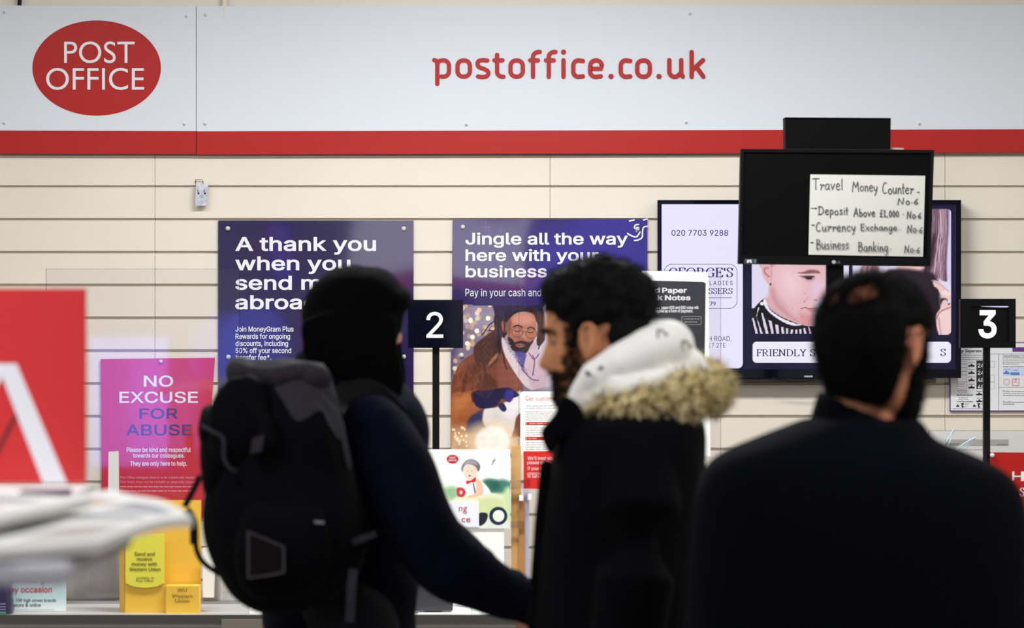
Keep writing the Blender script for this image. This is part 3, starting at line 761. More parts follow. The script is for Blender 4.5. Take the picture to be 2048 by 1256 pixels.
# face
q([(496, 165), (540, 118), (600, 104), (660, 102), (706, 130), (724, 220), (715, 295), (690, 340), (650, 395), (590, 412), (530, 345), (485, 280), (478, 200)], (182, 116, 92), 2.5)
q([(530, 145), (600, 118), (670, 120), (696, 165), (640, 195), (560, 195)], (210, 146, 126), 12)
q([(600, 260), (630, 240), (650, 300), (620, 330), (590, 315)], (200, 132, 104), 6)
q([(438, 180), (462, 172), (478, 200), (470, 258), (446, 250)], (160, 98, 74), 2)
q([(488, 300), (530, 322), (545, 342), (600, 328), (662, 344), (695, 330), (672, 400), (612, 442), (558, 430), (508, 382)], (48, 30, 32), 3)
q([(550, 360), (590, 352), (628, 366), (618, 378), (584, 386), (558, 375)], (168, 96, 92), 2); p.line(Z([(552, 362), (588, 368), (626, 368)]), 1.0, (84, 40, 42), 1)
q([(500, 150), (520, 200), (500, 290), (484, 250), (480, 200)], (132, 80, 64), 5)
q([(560, 280), (600, 300), (640, 330), (600, 322), (550, 320), (530, 300)], (160, 98, 78), 5)
for k in range(34):
    x0 = r.choice([r.uniform(388, 470), r.uniform(725, 785)]); y0 = r.uniform(70, 200); l = r.uniform(60, 170)
    p.line(Z([(x0, y0), (x0 + r.uniform(-8, 8), y0 + l / 2), (x0 + r.uniform(-12, 12), y0 + l)]), r.uniform(.8, 1.8), r.choice([(26, 18, 26), (84, 62, 66), (54, 40, 48)]), .8, a=.7)
for x0, x1, y0 in ((535, 605, 214), (650, 705, 228)): p.line(Z([(x0, y0 + 4), ((x0 + x1) / 2, y0 - 8), (x1, y0 + 8)]), 2.6, (50, 32, 30), 1)
for x0, y0 in ((568, 250), (672, 258)): p.line(Z([(x0 - 24, y0), (x0, y0 + 6), (x0 + 24, y0)]), 1.6, (54, 34, 32), 1)
for x0, y0 in ((566, 262), (678, 274)):
    (cx, cy), = Z([(x0, y0)]); p.hoop(cx, cy, 11, 9.5, 1.2, (86, 76, 82))
p.line(Z([(610, 262), (622, 254), (636, 266)]), 1.2, (86, 76, 82)); p.line(Z([(470, 196), (522, 248)]), 1.0, (86, 76, 82))
# scarf and inner shirt
q([(545, 430), (640, 440), (640, 560), (600, 600)], (84, 72, 150), 5)
q([(442, 300), (470, 340), (520, 430), (610, 560), (680, 640), (730, 690), (690, 730), (620, 690), (540, 580), (470, 460), (440, 360)], (222, 204, 206), 2.5)
q([(700, 340), (745, 420), (800, 560), (805, 640), (780, 700), (720, 722), (680, 700), (640, 600), (620, 540), (650, 420)], (214, 186, 196), 3)
for a0 in ((690, 450, 705, 500, 690, 610), (740, 440, 700, 480, 660, 430), (600, 560, 680, 640, 740, 650)): p.line(Z(list(zip(a0[::2], a0[1::2]))), 2, (104, 70, 122), 1.4)
for k in range(26):
    u = r.random(); (cx, cy), = Z([(470 + u * 220 + r.uniform(-14, 14), 360 + u * 290 + r.uniform(-14, 14))]); p.ell(cx, cy, 1.1, .9, (120, 96, 108), .8, .7)
# glove
q([(218, 742), (330, 730), (480, 710), (540, 735), (580, 772), (520, 800), (500, 830), (440, 800), (390, 862), (280, 880), (222, 845)], (34, 28, 66), 2.5)
q([(478, 730), (530, 735), (530, 800), (500, 825), (460, 800)], (58, 48, 130), 4)
q([(410, 850), (450, 835), (478, 880), (460, 905), (430, 890)], (40, 36, 76), 2)
for k in range(90):
    x, y = r.uniform(60, 380), r.uniform(500, 660); p.line(Z([(x, y), (x + r.uniform(-30, 30), y + r.uniform(20, 90)), (x + r.uniform(-50, 50), y + r.uniform(90, 150))]), r.uniform(1, 5), r.choice([(70, 38, 28), (160, 96, 66), (96, 54, 40)]), 4, a=.22)
for k in range(70):
    u = r.random(); x, y = 450 + u * 270 + r.uniform(-20, 20), 320 + u * 360 + r.uniform(-20, 20); p.line(Z([(x, y), (x + 16, y + 6)]), .8, r.choice([(176, 152, 160), (244, 232, 232)]), .7, a=.6)
p.blotch(6, 22, 3); p.blotch(4, 7, 4); p.grain(2.5, 2, 1)
obj('photograph_print', p.mesh(YP - .0034), attr_mat('gloss_picture_print', rough=.12, coat=.9), t)
for c in ((925.8, 454.2), (1275.2, 458), (923, 711)): pin(*c, t)

# red notice
YN = 8.99
t = thing('wall_notice', 'crimson notice reading NO EXCUSE FOR ABUSE on the slat wall', 'notice', W(316, 1038, YN))
obj('sheet', slab([(201.3, 718.2), (430, 715.4), (406.5, 1036), (204, 1038)], YN, .004), M_CRED, t)
T = .0
hx = dict(font=INTER, bold=.012)
obj('heading_lettering', join(fit('NO', 287.6, 346.2, 751, 773.6, YN - .0008, **hx), fit('EXCUSE', 238.8, 395.8, 783, 806, YN - .0008, **hx)), M_WHITE, t)
obj('heading_lettering', join(fit('FOR', 278.8, 355.8, 816.5, 837.8, YN - .0008, **hx), fit('ABUSE', 251.8, 383.7, 848.8, 871.2, YN - .0008, **hx)), mat('blue_violet_ink', (72, 52, 120), .5), t, label='dark blue heading')
hs = dict(font=INTER, bold=.014)
obj('body_text', join(fit('Please be kind and respectful', 253.6, 381.5, 894.6, 906.5, YN - .0008, **hs), fit('towards our colleagues.', 266, 369, 906.8, 917.6, YN - .0008, **hs), fit('They are only here to help.', 260.4, 374, 922.4, 934, YN - .0008, **hs)), M_WHITE, t)
obj('small_lettering', join(*[fit(s, 240.5, 391, y - 3.4, y + 3.4, YN - .0008) for s, y in (('Post Office colleagues deserve to be treated with respect.', 955.4), ('Our team must not be verbally or physically abused', 964.4))], *[wordbars(240.5, 388, y, 2.0, YN - .0008, i) for i, y in enumerate((973.5, 982))]), mat('pale_pink_ink', (226, 150, 158), .6), t)
pin(322, 723, t, YN, .0055)
# ------------------------------------------------------------------ television on the wall
YT = 8.93
SCR = attr_mat('lit_screen', emit=True, rough=.15)
t = thing('television', 'wide wall television showing a hairdresser advert, behind the smaller monitor', 'television', W(1618, 757, YT))
obj('housing', join(pbox(1314.9, 400, 1922.2, 756, YT + .012, .045), pbox(1314.9, 400, 1323.3, 756, YT, .014), pbox(1323.3, 400, 1912, 408.4, YT, .014), pbox(1912, 400, 1922.2, 756, YT, .014), pbox(1323.3, 738.5, 1912, 756, YT, .014)), M_GLOSSB, t)
obj('maker_lettering', fit('SAMSUNG', 1608.5, 1625, 751, 754.6, YT - .0005, font=INTER, bold=.02), M_WHITE, t)
p = Print(1323, 408, 1912.3, 739, 1.0, (14, 11, 48))
p.poly([(1300, 380), (1485.6, 380), (1485.6, 727)] + arc(1475.6, 726.8, 10, 10, 0, 90, 6) + [(1300, 736.8)], (232, 228, 252), 1.0, False)
# left picture: profile of a man in a striped cape
def mask_pic(x0, y0, x1, y1, r, paint):
    q = Print(x0 - 1, y0 - 1, x1 + 1, y1 + 1, .8, (222, 216, 240)); paint(q); q.grain(1.2, 3)
    return q
Z = Zm(1490, 520, 5.711)
def man(p):
    q = PZ(p, Z)
    sk = (226, 184, 190)
    q([(180, -160), (184, 80), (200, 160), (222, 215), (262, 262), (272, 300), (268, 420), (232, 448), (300, 570), (420, 650), (600, 724), (680, 752), (740, 757), (776, 722), (788, 660), (792, 600), (812, 570), (800, 550), (822, 540), (806, 500), (830, 466), (900, 440), (930, 380), (925, 250), (920, 120), (930, 60), (925, -200)], sk, 2)
    q([(330, 330), (420, 480), (560, 640), (690, 740), (600, 722), (420, 650), (300, 570), (240, 450), (275, 420), (300, 300)], (208, 156, 160), 14, a=.9)
    q([(300, 380), (330, 480), (430, 600), (590, 712), (450, 655), (320, 560), (270, 470)], (222, 172, 176), 6, a=.8)
    q([(320, 340), (345, 470), (470, 600), (600, 700), (500, 640), (370, 520), (318, 420)], (186, 126, 130), 12, a=.55)
    q([(620, 600), (780, 640), (776, 720), (740, 757), (680, 750), (640, 700)], (214, 140, 142), 14, a=.8)
    q([(420, 120), (600, 150), (640, 300), (560, 420), (430, 320)], (240, 206, 212), 30, a=.8)
    q([(790, 230), (900, 260), (915, 330), (850, 420), (790, 420), (760, 330)], (226, 196, 222), 16, a=.8)
    # hair above the ear
    q([(190, -160), (930, -160), (930, -60), (700, -100), (420, -60), (330, 40), (270, 70), (190, 60)], (150, 104, 92), 12)
    # ear
    q([(185, 30), (225, 20), (290, 60), (292, 170), (270, 240), (300, 280), (262, 270), (222, 215), (198, 150)], (226, 176, 182), 2)
    p.line(Z([(262, 90), (224, 96), (226, 140), (256, 176), (280, 190)]), 3.2, (190, 120, 122), 3)
    p.line(Z([(300, 60), (304, 170), (296, 270)]), 1.4, (196, 140, 146), 2)
    (cx, cy), = Z([(292, 276)]); p.ell(cx, cy, 2, 2.2, (110, 56, 60), 1.2)
    # brow, eye, mouth, nostril
    q([(600, 150), (660, 138), (740, 112), (830, 120), (858, 152), (790, 150), (700, 158)], (140, 92, 92), 3)
    q([(640, 190), (700, 180), (790, 186), (780, 214), (740, 232), (690, 214)], (150, 104, 116), 5)
    q([(680, 196), (720, 184), (770, 190), (760, 214), (716, 220)], (52, 28, 44), 2.5)
    p.line(Z([(620, 180), (690, 186), (790, 188)]), 1.4, (100, 62, 72), 1)
    p.line(Z([(690, 240), (760, 250), (800, 200)]), 2, (206, 156, 164), 3, a=.8)
    p.line(Z([(640, 556), (690, 544), (740, 556), (820, 548)]), 1.8, (130, 62, 62), 1.2)
    q([(700, 560), (760, 566), (812, 560), (800, 590), (740, 588)], (208, 136, 140), 3)
    p.line(Z([(790, 456), (826, 456)]), 1.6, (150, 90, 92), 1.4); p.line(Z([(720, 420), (690, 470)]), 1.6, (206, 158, 164), 3)
    for x, y in ((686, 382), (676, 474), (646, 652), (540, 552), (350, 574)): (cx, cy), = Z([(x, y)]); p.ell(cx, cy, .9, .9, (160, 90, 88), .8)
    # cape
    BK = (10, 8, 14); q([(90, 570), (210, 445), (250, 500), (300, 570), (420, 650), (600, 726), (700, 752), (800, 756), (900, 700), (940, 860), (70, 860), (78, 640)], BK, 1.2)
    q([(75, 560), (105, 560), (90, 640), (76, 660)], BK, 1.2)
    q([(205, 470), (232, 452), (290, 570), (420, 662), (560, 720), (650, 742), (540, 748), (420, 700), (290, 610), (225, 530)], (236, 230, 244), 1.2)
    (cx, cy), = Z([(194, 498)]); p.ell(cx, cy, 4, 3.6, (236, 230, 244), 1)
    for a0 in ((150, 540, 165, 540, 132, 650, 208, 850, 178, 850, 128, 640), (186, 600, 204, 610, 240, 720, 272, 850, 240, 850, 206, 720), (264, 682, 306, 700, 318, 780, 332, 850, 302, 850, 285, 760), (345, 735, 382, 745, 390, 850, 360, 850), (412, 764, 440, 766, 452, 850, 422, 850), (468, 782, 494, 782, 494, 850, 470, 850), (524, 792, 550, 794, 542, 850, 514, 850), (576, 794, 600, 794, 600, 850, 576, 850), (622, 790, 646, 790, 648, 850, 624, 850), (666, 776, 688, 776, 706, 850, 678, 850), (720, 766, 736, 766, 762, 850, 738, 850), (80, 670, 96, 650, 152, 850, 122, 850)):
        q(list(zip(a0[::2], a0[1::2])), (222, 212, 232), 1.2, False)
man_p = mask_pic(1503.6, 417, 1697.8, 667.6, 0, man)
Z2 = Zm(1680, 400, 3.488)
def woman(p):
    q = PZ(p, Z2)
    q([(560, 40), (740, 40), (752, 300), (735, 520), (640, 560), (560, 640), (520, 500)], (176, 138, 158), 6)
    r = random.Random(3)
    for k in range(130):
        u = r.random(); x0 = 600 + 160 * u; x1 = 560 + 190 * u + r.uniform(-14, 14)
        p.line(Z2([(x0, 40), (x0 + 6 + r.uniform(-6, 6), 200), (x0 - 10 + r.uniform(-10, 10), 340), (x1 - 6, 480 + 90 * u)]), r.uniform(.5, 1.7), r.choice([(92, 62, 78), (216, 184, 202), (140, 102, 120), (232, 204, 220), (110, 76, 90), (60, 38, 50)]), 1, a=.6)
    q([(648, 250), (668, 250), (650, 420), (600, 560), (560, 600), (600, 420)], (48, 26, 34), 6, a=.85)
    q([(760, 40), (790, 40), (790, 560), (745, 500), (757, 200)], (214, 206, 240), 5)
    q([(400, 460), (580, 462), (560, 490), (500, 518), (450, 510)], (232, 190, 186), 4)
    q([(160, 455), (265, 455), (255, 540), (150, 520)], (150, 110, 120), 6)
    for k in range(10): p.line(Z2([(170 + k * 9, 455), (160 + k * 9, 540)]), .9, r.choice([(210, 180, 196), (90, 60, 70)]), .8, a=.7)
    q([(300, 520), (600, 500), (680, 560), (700, 700), (690, 960), (300, 960)], (34, 20, 30), 8)
    q([(650, 560), (690, 570), (722, 600), (745, 640), (790, 668), (790, 700), (720, 680), (680, 620), (655, 600)], (234, 196, 196), 3)
    q([(700, 640), (740, 630), (790, 650), (790, 676), (720, 660)], (244, 214, 214), 3)
    q([(700, 690), (745, 690), (750, 720), (770, 720), (760, 745), (715, 755)], (60, 28, 34), 3)
    q([(715, 705), (745, 700), (752, 745), (700, 770)], (236, 196, 196), 3)
    q([(668, 830), (690, 770), (730, 752), (790, 735), (790, 960), (700, 960)], (238, 206, 208), 3)
    p.line(Z2([(672, 830), (700, 780), (770, 748)]), 2.2, (176, 96, 92), 2.5); p.line(Z2([(690, 830), (705, 940)]), 2, (190, 130, 130), 3)
    p.line(Z2([(640, 560), (700, 590), (760, 640)]), 1.4, (200, 140, 140), 2)
woman_p = mask_pic(1705, 417.8, 1902.2, 669.5, 0, woman)
from bisect import bisect
def paste(dst, src, x0, y0, x1, y1, r, corners):
    d = inside(rrect(x0, y0, x1, y1, r, corners), dst.X, dst.Y)
    for j in range(dst.ny):
        for i in np.nonzero(d[j] > -.5)[0]:
            a = min(max(d[j, i] + .5, 0), 1)
            jj = min(src.ny - 1, max(0, int(round((dst.y[j] - src.y[0]) / (src.y[1] - src.y[0]))))); ii = min(src.nx - 1, max(0, int(round((dst.x[i] - src.x[0]) / (src.x[1] - src.x[0])))))
            dst.C[j, i] = dst.C[j, i] * (1 - a) + src.C[jj, ii] * a
paste(p, man_p, 1503.6, 417.8, 1697.8, 667.6, 5, (1, 0, 0, 0))
paste(p, woman_p, 1705, 417.8, 1902.2, 669.5, 8, (0, 1, 1, 0))
p.poly(rrect(1505, 683.4, 1902, 725.6, 8), (236, 234, 248), 1.0, False)
scr = obj('screen', p.mesh(YT + .0105), SCR, t)
E_NAVY = mat('screen_navy', (26, 18, 104), emit=1.0); E_DARK = mat('screen_dark_navy', (20, 16, 70), emit=1.0)
YS = YT + .0098
obj('caption_lettering', join(serif('FRIENDLY', 1513, 1612.5, 699, 712, YS), serif('ST', 1620, 1644, 699, 712, YS), serif('S', 1881, 1892, 698, 711.5, YS)), E_DARK, scr)
obj('advert_lettering', join(fit('020 7703 9288', 1343, 1456.4, 459.6, 471.6, YS, font=INTER, bold=.008), serif("GEORGE'S", 1337, 1466.4, 535.8, 554, YS), fit('LADIES', 1419.4, 1465.4, 561.6, 570.4, YS, space=1.25, font=INTER, bold=.006), serif('SSERS', 1417, 1465.2, 576.4, 587.6, YS),
    flat(rect(1400, 594.9, 1463.4, 596.1), YS), serif('79', 1419, 1431, 603, 611.5, YS), fit('H ROAD,', 1416.6, 1463, 672.4, 684, YS, font=INTER), fit('17 2TE', 1416.4, 1451, 686.2, 695, YS, font=INTER),
    ring(rrect(1328, 528, 1474.6, 617.4, 16), rrect(1329, 529, 1473.6, 616.4, 15), YS)), E_NAVY, scr)
# bracket rail and cable under the television
one('wall_rail', pbox(1400, 757.5, 1872, 766.5, 8.95, .05), mat('brown_grey_rail', (92, 84, 76), .5), 'brownish mounting rail on the slat wall along the lower edge of the television', 'rail')
one('power_cable', tube([tuple(W(x, y, 8.925)) for x, y in cr([(1545, 754), (1556, 758.5), (1580, 763), (1610, 763), (1632, 757), (1640, 750)], 5)], .0016, 8), M_BLACK, 'thin black cable looping under the television', 'cable', smooth=True)

# ------------------------------------------------------------------ postal notice with purple border
YW = 8.992
t = thing('wall_notice', 'white printed notice with purple border beside the television, behind the number 3 sign', 'notice', W(1990, 822, YW))
obj('sheet', pbox(1899.5, 684.5, 2110, 822.8, YW, .005), mat('purple_ink', (96, 48, 128), .5), t)
obj('page', flat(rect(1901.3, 686.3, 2108, 820.8), YW - .0005), M_WHITE, t)
YW2 = YW - .001
obj('heading_lettering', line_at('Keep Separate', 1908, 704.4, scale_of('ep Separate', 1922, 1966.6, 697.4, 706.2, bold=.02), YW2, bold=.02), M_BLINK, t)
obj('tab', flat(rect(2024.8, 694.5, 2110, 703.5), YW2), mat('purple_ink', (96, 48, 128), .5), t, label='purple tab')
obj('code_panel', flat(rect(1952.8, 721, 1971, 778), YW2), M_BLINK, t)
n24 = []
for s, y in (('24', 731), ('24', 745.5), ('48', 760), ('48', 773.6)): n24.append(fit(s, 1955.4, 1968, y - 4.2, y + 4.2, YW2 - .0005, font=INTER, bold=.012))
obj('code_numbers', join(*n24), M_WHITE, t)
def mark(cx, cy, wd, hh): return [flat(rect(cx - wd / 2, cy, cx + wd / 2, cy + hh), YW2), flat(oval(cx, cy - 1.2, wd * .15, 1.4, 10), YW2), flat(rect(cx - wd * .22, cy - .6, cx + wd * .22, cy - .1), YW2 - .0001)]
mk = []
for y in (730.2, 744.6, 759.2, 773.6): mk += mark(1943, y, 12.6, 3.3) + [wordbars(1937, 1950, y - 5.4, 1.0, YW2, int(y), 3, 6, 1)]
for y in (787.6, 801.4): mk += mark(1958.6, y, 12.6, 3) + [wordbars(1953, 1966, y - 5, 1.0, YW2, int(y), 3, 6, 1)]
for x in (1915.5, 1948.8): mk += mark(x, 811, 6, 2.6)
for x in (1922, 1954.6): mk += [flat([(x, 806), (x + 5.6, 806), (x + 5.6, 809), (x + 3, 810), (x + 5.6, 814), (x + 5.4, 815.5), (x + 1.4, 815.2), (x + 1, 810)], YW2)]
rr = random.Random(5)
for y0 in (790.4, 803.2): mk += [flat(rect(x, y0 - rr.uniform(.6, 2), x + .9, y0 + rr.uniform(.4, 1.6)), YW2) for x in np.arange(1913.5, 1946, 1.5)]
obj('postal_marks', join(*mk), M_BLINK, t)
bars = [flat(rect(1901.5, 707.6, 2108, 708.2), YW2), flat(rect(1997, 708, 1998, 819.5), YW2), flat(rect(1997, 774, 2108, 774.6), YW2)]
for x0, y0, x1, y1 in ((1913, 722, 1934, 735.5), (1913, 735.5, 1934, 749.5), (1913, 749.5, 1934, 764), (1913, 764, 1934, 778), (1980, 722, 1989, 735), (1980, 750, 1989, 764), (1980, 764, 1989, 778)):
    bars.append(ring(rect(x0, y0, x1, y1), rect(x0 + .4, y0 + .4, x1 - .4, y1 - .4), YW2))
obj('rules', join(*bars), M_GREY, t)
sm = [fit('Tracked/Metered', 2005, 2038, 708.8, 714, YW2), fit('Priority', 2006, 2020, 780, 786.2, YW2), fit('Parcelforce', 2006, 2028, 801.4, 806.6, YW2)]
for i, (x0, x1, y) in enumerate(((1913, 1972, 711.5), (1913, 1972, 715.4), (1913, 1972, 719), (2040, 2090, 711.5), (2005, 2090, 715.5), (2005, 2070, 720), (2005, 2090, 724.4), (2005, 2038, 728), (2006, 2090, 733.5), (2022, 2090, 783), (2006, 2090, 787.5), (2006, 2090, 791), (2030, 2090, 804.5), (2006, 2030, 808.6), (1904, 1966, 817.4), (1914, 1934, 728), (1914, 1934, 743), (1914, 1930, 768), (1914, 1930, 772), (1914, 1934, 781), (1914, 1936, 784), (1917, 1936, 795.5), (1917, 1936, 798.5), (1929, 1938, 808), (1929, 1936, 813), (1962, 1968, 808))):
    sm.append(wordbars(x0, x1, y, 1.2, YW2, i, 2, 7, 1.0))
obj('small_lettering', join(*sm), M_GREY, t)
obj('stamp_panel', join(flat(rect(2006, 735.6, 2040.4, 751), YW2), flat(rect(2042, 735.6, 2090, 751), YW2)), mat('pale_blue_ink', (200, 214, 238), .6), t)
obj('stamp_print', join(flat(rect(2007, 744.5, 2019, 748), YW2 - .0005), flat(oval(2013, 743, 2.5, 2, 10), YW2 - .0004), flat(rect(2021, 744.8, 2039, 750), YW2 - .0005), wordbars(2008, 2020, 738.5, .9, YW2 - .0005, 4), wordbars(2027, 2036, 740.4, .9, YW2 - .0005, 5)), mat('blue_ink', (86, 120, 196), .6), t)
obj('postmarks', join(ring(oval(2013.4, 764, 7, 6.8, 24), oval(2013.4, 764, 6.2, 6, 24), YW2), ring(oval(2013.4, 764, 4.4, 4.2, 24), oval(2013.4, 764, 4, 3.8, 24), YW2), ring(rect(2024, 757.2, 2038.6, 771.6), rect(2025.2, 758.4, 2037.4, 770.4), YW2), wordbars(2027, 2036, 764, 1.6, YW2, 8), flat(oval(2031.2, 759.6, 2, 1.6, 10), YW2 - .0002)), mat('faded_red_ink', (206, 128, 128), .6), t)

# ------------------------------------------------------------------ counter
YC = 7.75; HC = W(0, 1230, YC).z
t = thing('service_counter', 'long post office counter with light grey top and dark grey front edge', 'counter', (0, YC, 0))
obj('countertop', box(-3.1, 3.1, YC + .004, 8.42, HC - .03, HC), M_CTOP, t)
obj('edge_strip', box(-3.1, 3.1, YC - .006, YC + .004, HC - .022, HC + .0006), M_EDGE, t)
obj('front_panel', box(-3.1, 3.1, YC + .05, YC + .07, .08, HC - .03), mat('beige_front', (196, 184, 174), .6), t)
obj('plinth', box(-3.1, 3.1, YC + .1, YC + .12, 0, .08), M_DARKG, t)
one('edge_tray', pbox(443, 1239, 524, 1262, 7.735, .008), mat('grey_brown_tray', (118, 110, 100), .6), 'grey-brown ledge fixed to the counter edge below the backpack', 'ledge')

def on_counter(name, label, cat, px, Y, group=None): return thing(name, label, cat, (W(px, 0, Y).x, Y, HC), group)
# number signs on posts
YNUM = 8.12
def number_sign(n, x0, y0, x1, y1, pxl, pxr, dx0, dx1, dy0, dy1, lit, label):
    t = on_counter('number_sign', label, 'sign', (pxl + pxr) / 2, YNUM, 'counter number signs')
    a = W(pxl, 0, YNUM).x; b = W(pxr, 0, YNUM).x
    obj('post', box(a, b, YNUM + .012, YNUM + .012 + (b - a), HC, W(0, y1 - 6, YNUM).z), M_BLACK, t)
    obj('foot', box(a - .04, b + .04, YNUM - .02, YNUM + .07, HC, HC + .008), M_BLACK, t)
    if lit:
        obj('case', join(pbox(x0, y0, x1, y1, YNUM + .008, .024), pbox(x0, y0, x1, y0 + 15, YNUM, .009), pbox(x0, y1 - 11, x1, y1, YNUM, .009), pbox(x0, y0 + 15, x0 + 22, y1 - 11, YNUM, .009), pbox(x1 - 14, y0 + 15, x1, y1 - 11, YNUM, .009)), M_BLACK, t)
        obj('digit', fit(n, dx0, dx1, dy0, dy1, YNUM + .0072, font=INTER, bold=.02), mat('lit_digit', (255, 253, 255), emit=1.6), t)
        obj('tube_reflection', flat(cr([(1957, 612), (1985, 610), (2014, 610), (2016.5, 612.5), (2014, 614.6), (1985, 614)], 3, True), YNUM + .0068), mat('violet_white_reflection', (214, 206, 255), emit=1.2), t)  # reflection of a ceiling tube in the glossy panel, drawn as a glowing strip
    else:
        obj('case', pbox(x0, y0, x1, y1, YNUM + .003, .022), M_BLACK, t)
        obj('face', pbox(x0 + .8, y0 + 1.2, x1 - .8, y1 - 1.2, YNUM, .004), M_GLOSSB, t)
        obj('digit', fit(n, dx0, dx1, dy0, dy1, YNUM - .0008, font=INTER, bold=.004), M_WHITE, t)
number_sign('2', 816, 599.5, 926, 696, 864.5, 878.3, 852.8, 886.4, 624, 675.6, False, 'glossy navy sign with white number 2 on a black post on the counter')
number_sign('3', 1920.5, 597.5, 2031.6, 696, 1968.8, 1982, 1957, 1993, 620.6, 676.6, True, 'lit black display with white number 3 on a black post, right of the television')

# ------------------------------------------------------------------ monitor on a pole
YM = 7.9
t = on_counter('monitor', 'black monitor on a pole with a handwritten paper stuck on its screen', 'monitor', 1672, YM + .05)
obj('housing', slab([(1481.7, 297.8), (1868.5, 299.9), (1860.5, 532.8), (1477, 527.6)], YM + .004, .04), mat('monitor_black', (4, 4, 6), .5, spec=.08), t)
fr = [[(1481.7, 297.8), (1868.5, 299.9), (1868, 306), (1481.5, 304)], [(1477.4, 511), (1861.2, 516.2), (1860.5, 532.8), (1477, 527.6)], [(1481.5, 304), (1488, 304), (1484, 511), (1477.4, 511)], [(1861, 306), (1868, 306), (1861.2, 516.2), (1854, 516)]]
obj('bezel', join(*[slab(q, YM - .002, .01) for q in fr]), mat('bezel_black', (7, 7, 9), .4, spec=.12), t)
obj('screen', slab([(1487.6, 303.6), (1861.4, 305.8), (1854.4, 516.4), (1483.6, 511)], YM + .002, .004), mat('switched_off_screen', (4, 4, 5), .5, spec=.06), t)
lg = obj('logo', flat(oval(1667.6, 524, 3.9, 3.7, 20), YM - .003), mat('logo_grey', (150, 150, 152), .5), t)
obj('lettering', fit('LG', 1673, 1680.4, 521.6, 526.8, YM - .003, bold=.01), mat('dim_grey_print', (88, 88, 92), .5), lg)
st = obj('sticker', slab([(1489, 517.4), (1514, 517.8), (1513.6, 527.4), (1488.6, 527)], YM - .003, .001), mat('sticker_grey', (44, 46, 48), .5), t)
obj('sticker_print', fit('IPS', 1494, 1503.6, 519.6, 525.8, YM - .0036, bold=.02), M_WHITE, st)
obj('sticker_mark', flat(rect(1509, 519.6, 1511, 526), YM - .0036), mat('green_print', (60, 130, 70), .6), st)
a, b = W(1656, 0, YM), W(1690, 0, YM)
obj('neck', join(box(a.x, b.x, YM + .03, YM + .06, HC + .012, W(0, 440, YM).z)), M_BLACK, t)
obj('foot', join(box(a.x - .1, b.x + .1, YM - .05, YM + .17, HC, HC + .012)), M_BLACK, t)
one('black_box', join(slab([(1570.6, 236.6), (1781.6, 237.6), (1781, 297.6), (1571.4, 296.6)], YM + .012, .07), slab([(1570, 234.6), (1781.6, 236), (1781.6, 238), (1570.6, 237)], YM + .010, .072)), mat('matt_black', (4, 4, 5), .6, spec=.06), 'flat black box standing on top of the monitor', 'box')
one('metal_strip', slab([(1780, 295), (1807, 296), (1807, 299.4), (1782, 299)], YM + .02, .02), mat('pale_strip', (150, 140, 130), .5), 'short pale metal strip lying on the top edge of the monitor', 'strip')
t = thing('paper_note', 'white paper with handwritten counter directions taped to the black monitor', 'paper note', W(1733, 513, YM))
obj('sheet', slab([(1620.6, 348.8), (1850.4, 351.6), (1846, 513.4), (1617, 509.4)], YM - .0018, .0015), mat('note_paper', (180, 179, 172), .75), t)
YH = YM - .0026
hw = [('Travel', 1624.5, 1686, 358.5, 379.6), ('Money', 1704.5, 1755, 363.5, 382.4), ('Counter', 1764.5, 1826.5, 367, 387.4), ('-', 1834, 1839, 374, 389), ('No.6', 1795.5, 1837, 395.5, 408.6), ('Deposit', 1636, 1696, 413.6, 429), ('Above', 1707.5, 1750, 417, 432.6), ('£1,000', 1759.5, 1797.5, 418.5, 433), ('.', 1805, 1808, 420, 432), ('No.6', 1814, 1842.6, 422, 436.6),
      ('Currency', 1631.5, 1711, 445, 462), ('Exchange', 1720.5, 1794, 448, 460.6), ('.', 1798, 1801, 452, 463), ('No.6', 1814.6, 1845.4, 450, 465), ('Business', 1632, 1697.6, 479, 497.6), ('Banking', 1716, 1776, 484.4, 503), ('.', 1780.5, 1783.5, 490, 502), ('No.6', 1809, 1840, 491.4, 505.4)]
parts = [hand(s, x0, x1, c, bb, YH - .0001 * i, 1.75, i) for i, (s, x0, x1, c, bb) in enumerate(hw)]
for x, y, l in ((1622.4, 416.4, 11), (1622.4, 449.8, 6), (1620.6, 485, 6)): parts += [ribbon([(x, y), (x + l, y + .4)], 1.2, YH), flat([(x + l + 1, y + .4), (x + l - 3, y - 2), (x + l - 3, y + 2.6)], YH)]
obj('handwriting_lettering', join(*parts), M_INK, t)

# ------------------------------------------------------------------ acrylic screens and what is fixed to them
YA = 8.05
def screen_pane(label, x0, y0, x1):
    t = on_counter('counter_screen', label, 'screen', (x0 + x1) / 2, YA, 'clear counter screens')
    a, b = W(x0, y0, YA), W(x1, y0, YA)
    obj('pane', box(a.x, b.x, YA, YA + .006, HC + .006, a.z), M_CLEAR, t)
    em = clear_mat('pane_edge', (.80, .80, .84, 1), 1.6)
    obj('edge_rim', join(box(a.x, a.x + .0012, YA - .0004, YA + .0064, HC + .006, a.z), box(b.x - .0012, b.x, YA - .0004, YA + .0064, HC + .006, a.z), box(a.x, b.x, YA - .0004, YA + .0064, a.z - .0012, a.z)), em, t)
    obj('base_rail', box(a.x, b.x, YA - .008, YA + .014, HC, HC + .008), M_STEEL, t)
screen_pane('clear acrylic counter screen in front of the crimson notice', 92, 537.5, 479)
screen_pane('clear acrylic counter screen with red and white notices, behind the parka man', 1037, 540, 1442)
screen_pane('clear acrylic counter screen below the number 3 sign', 1858, 861, 2160)

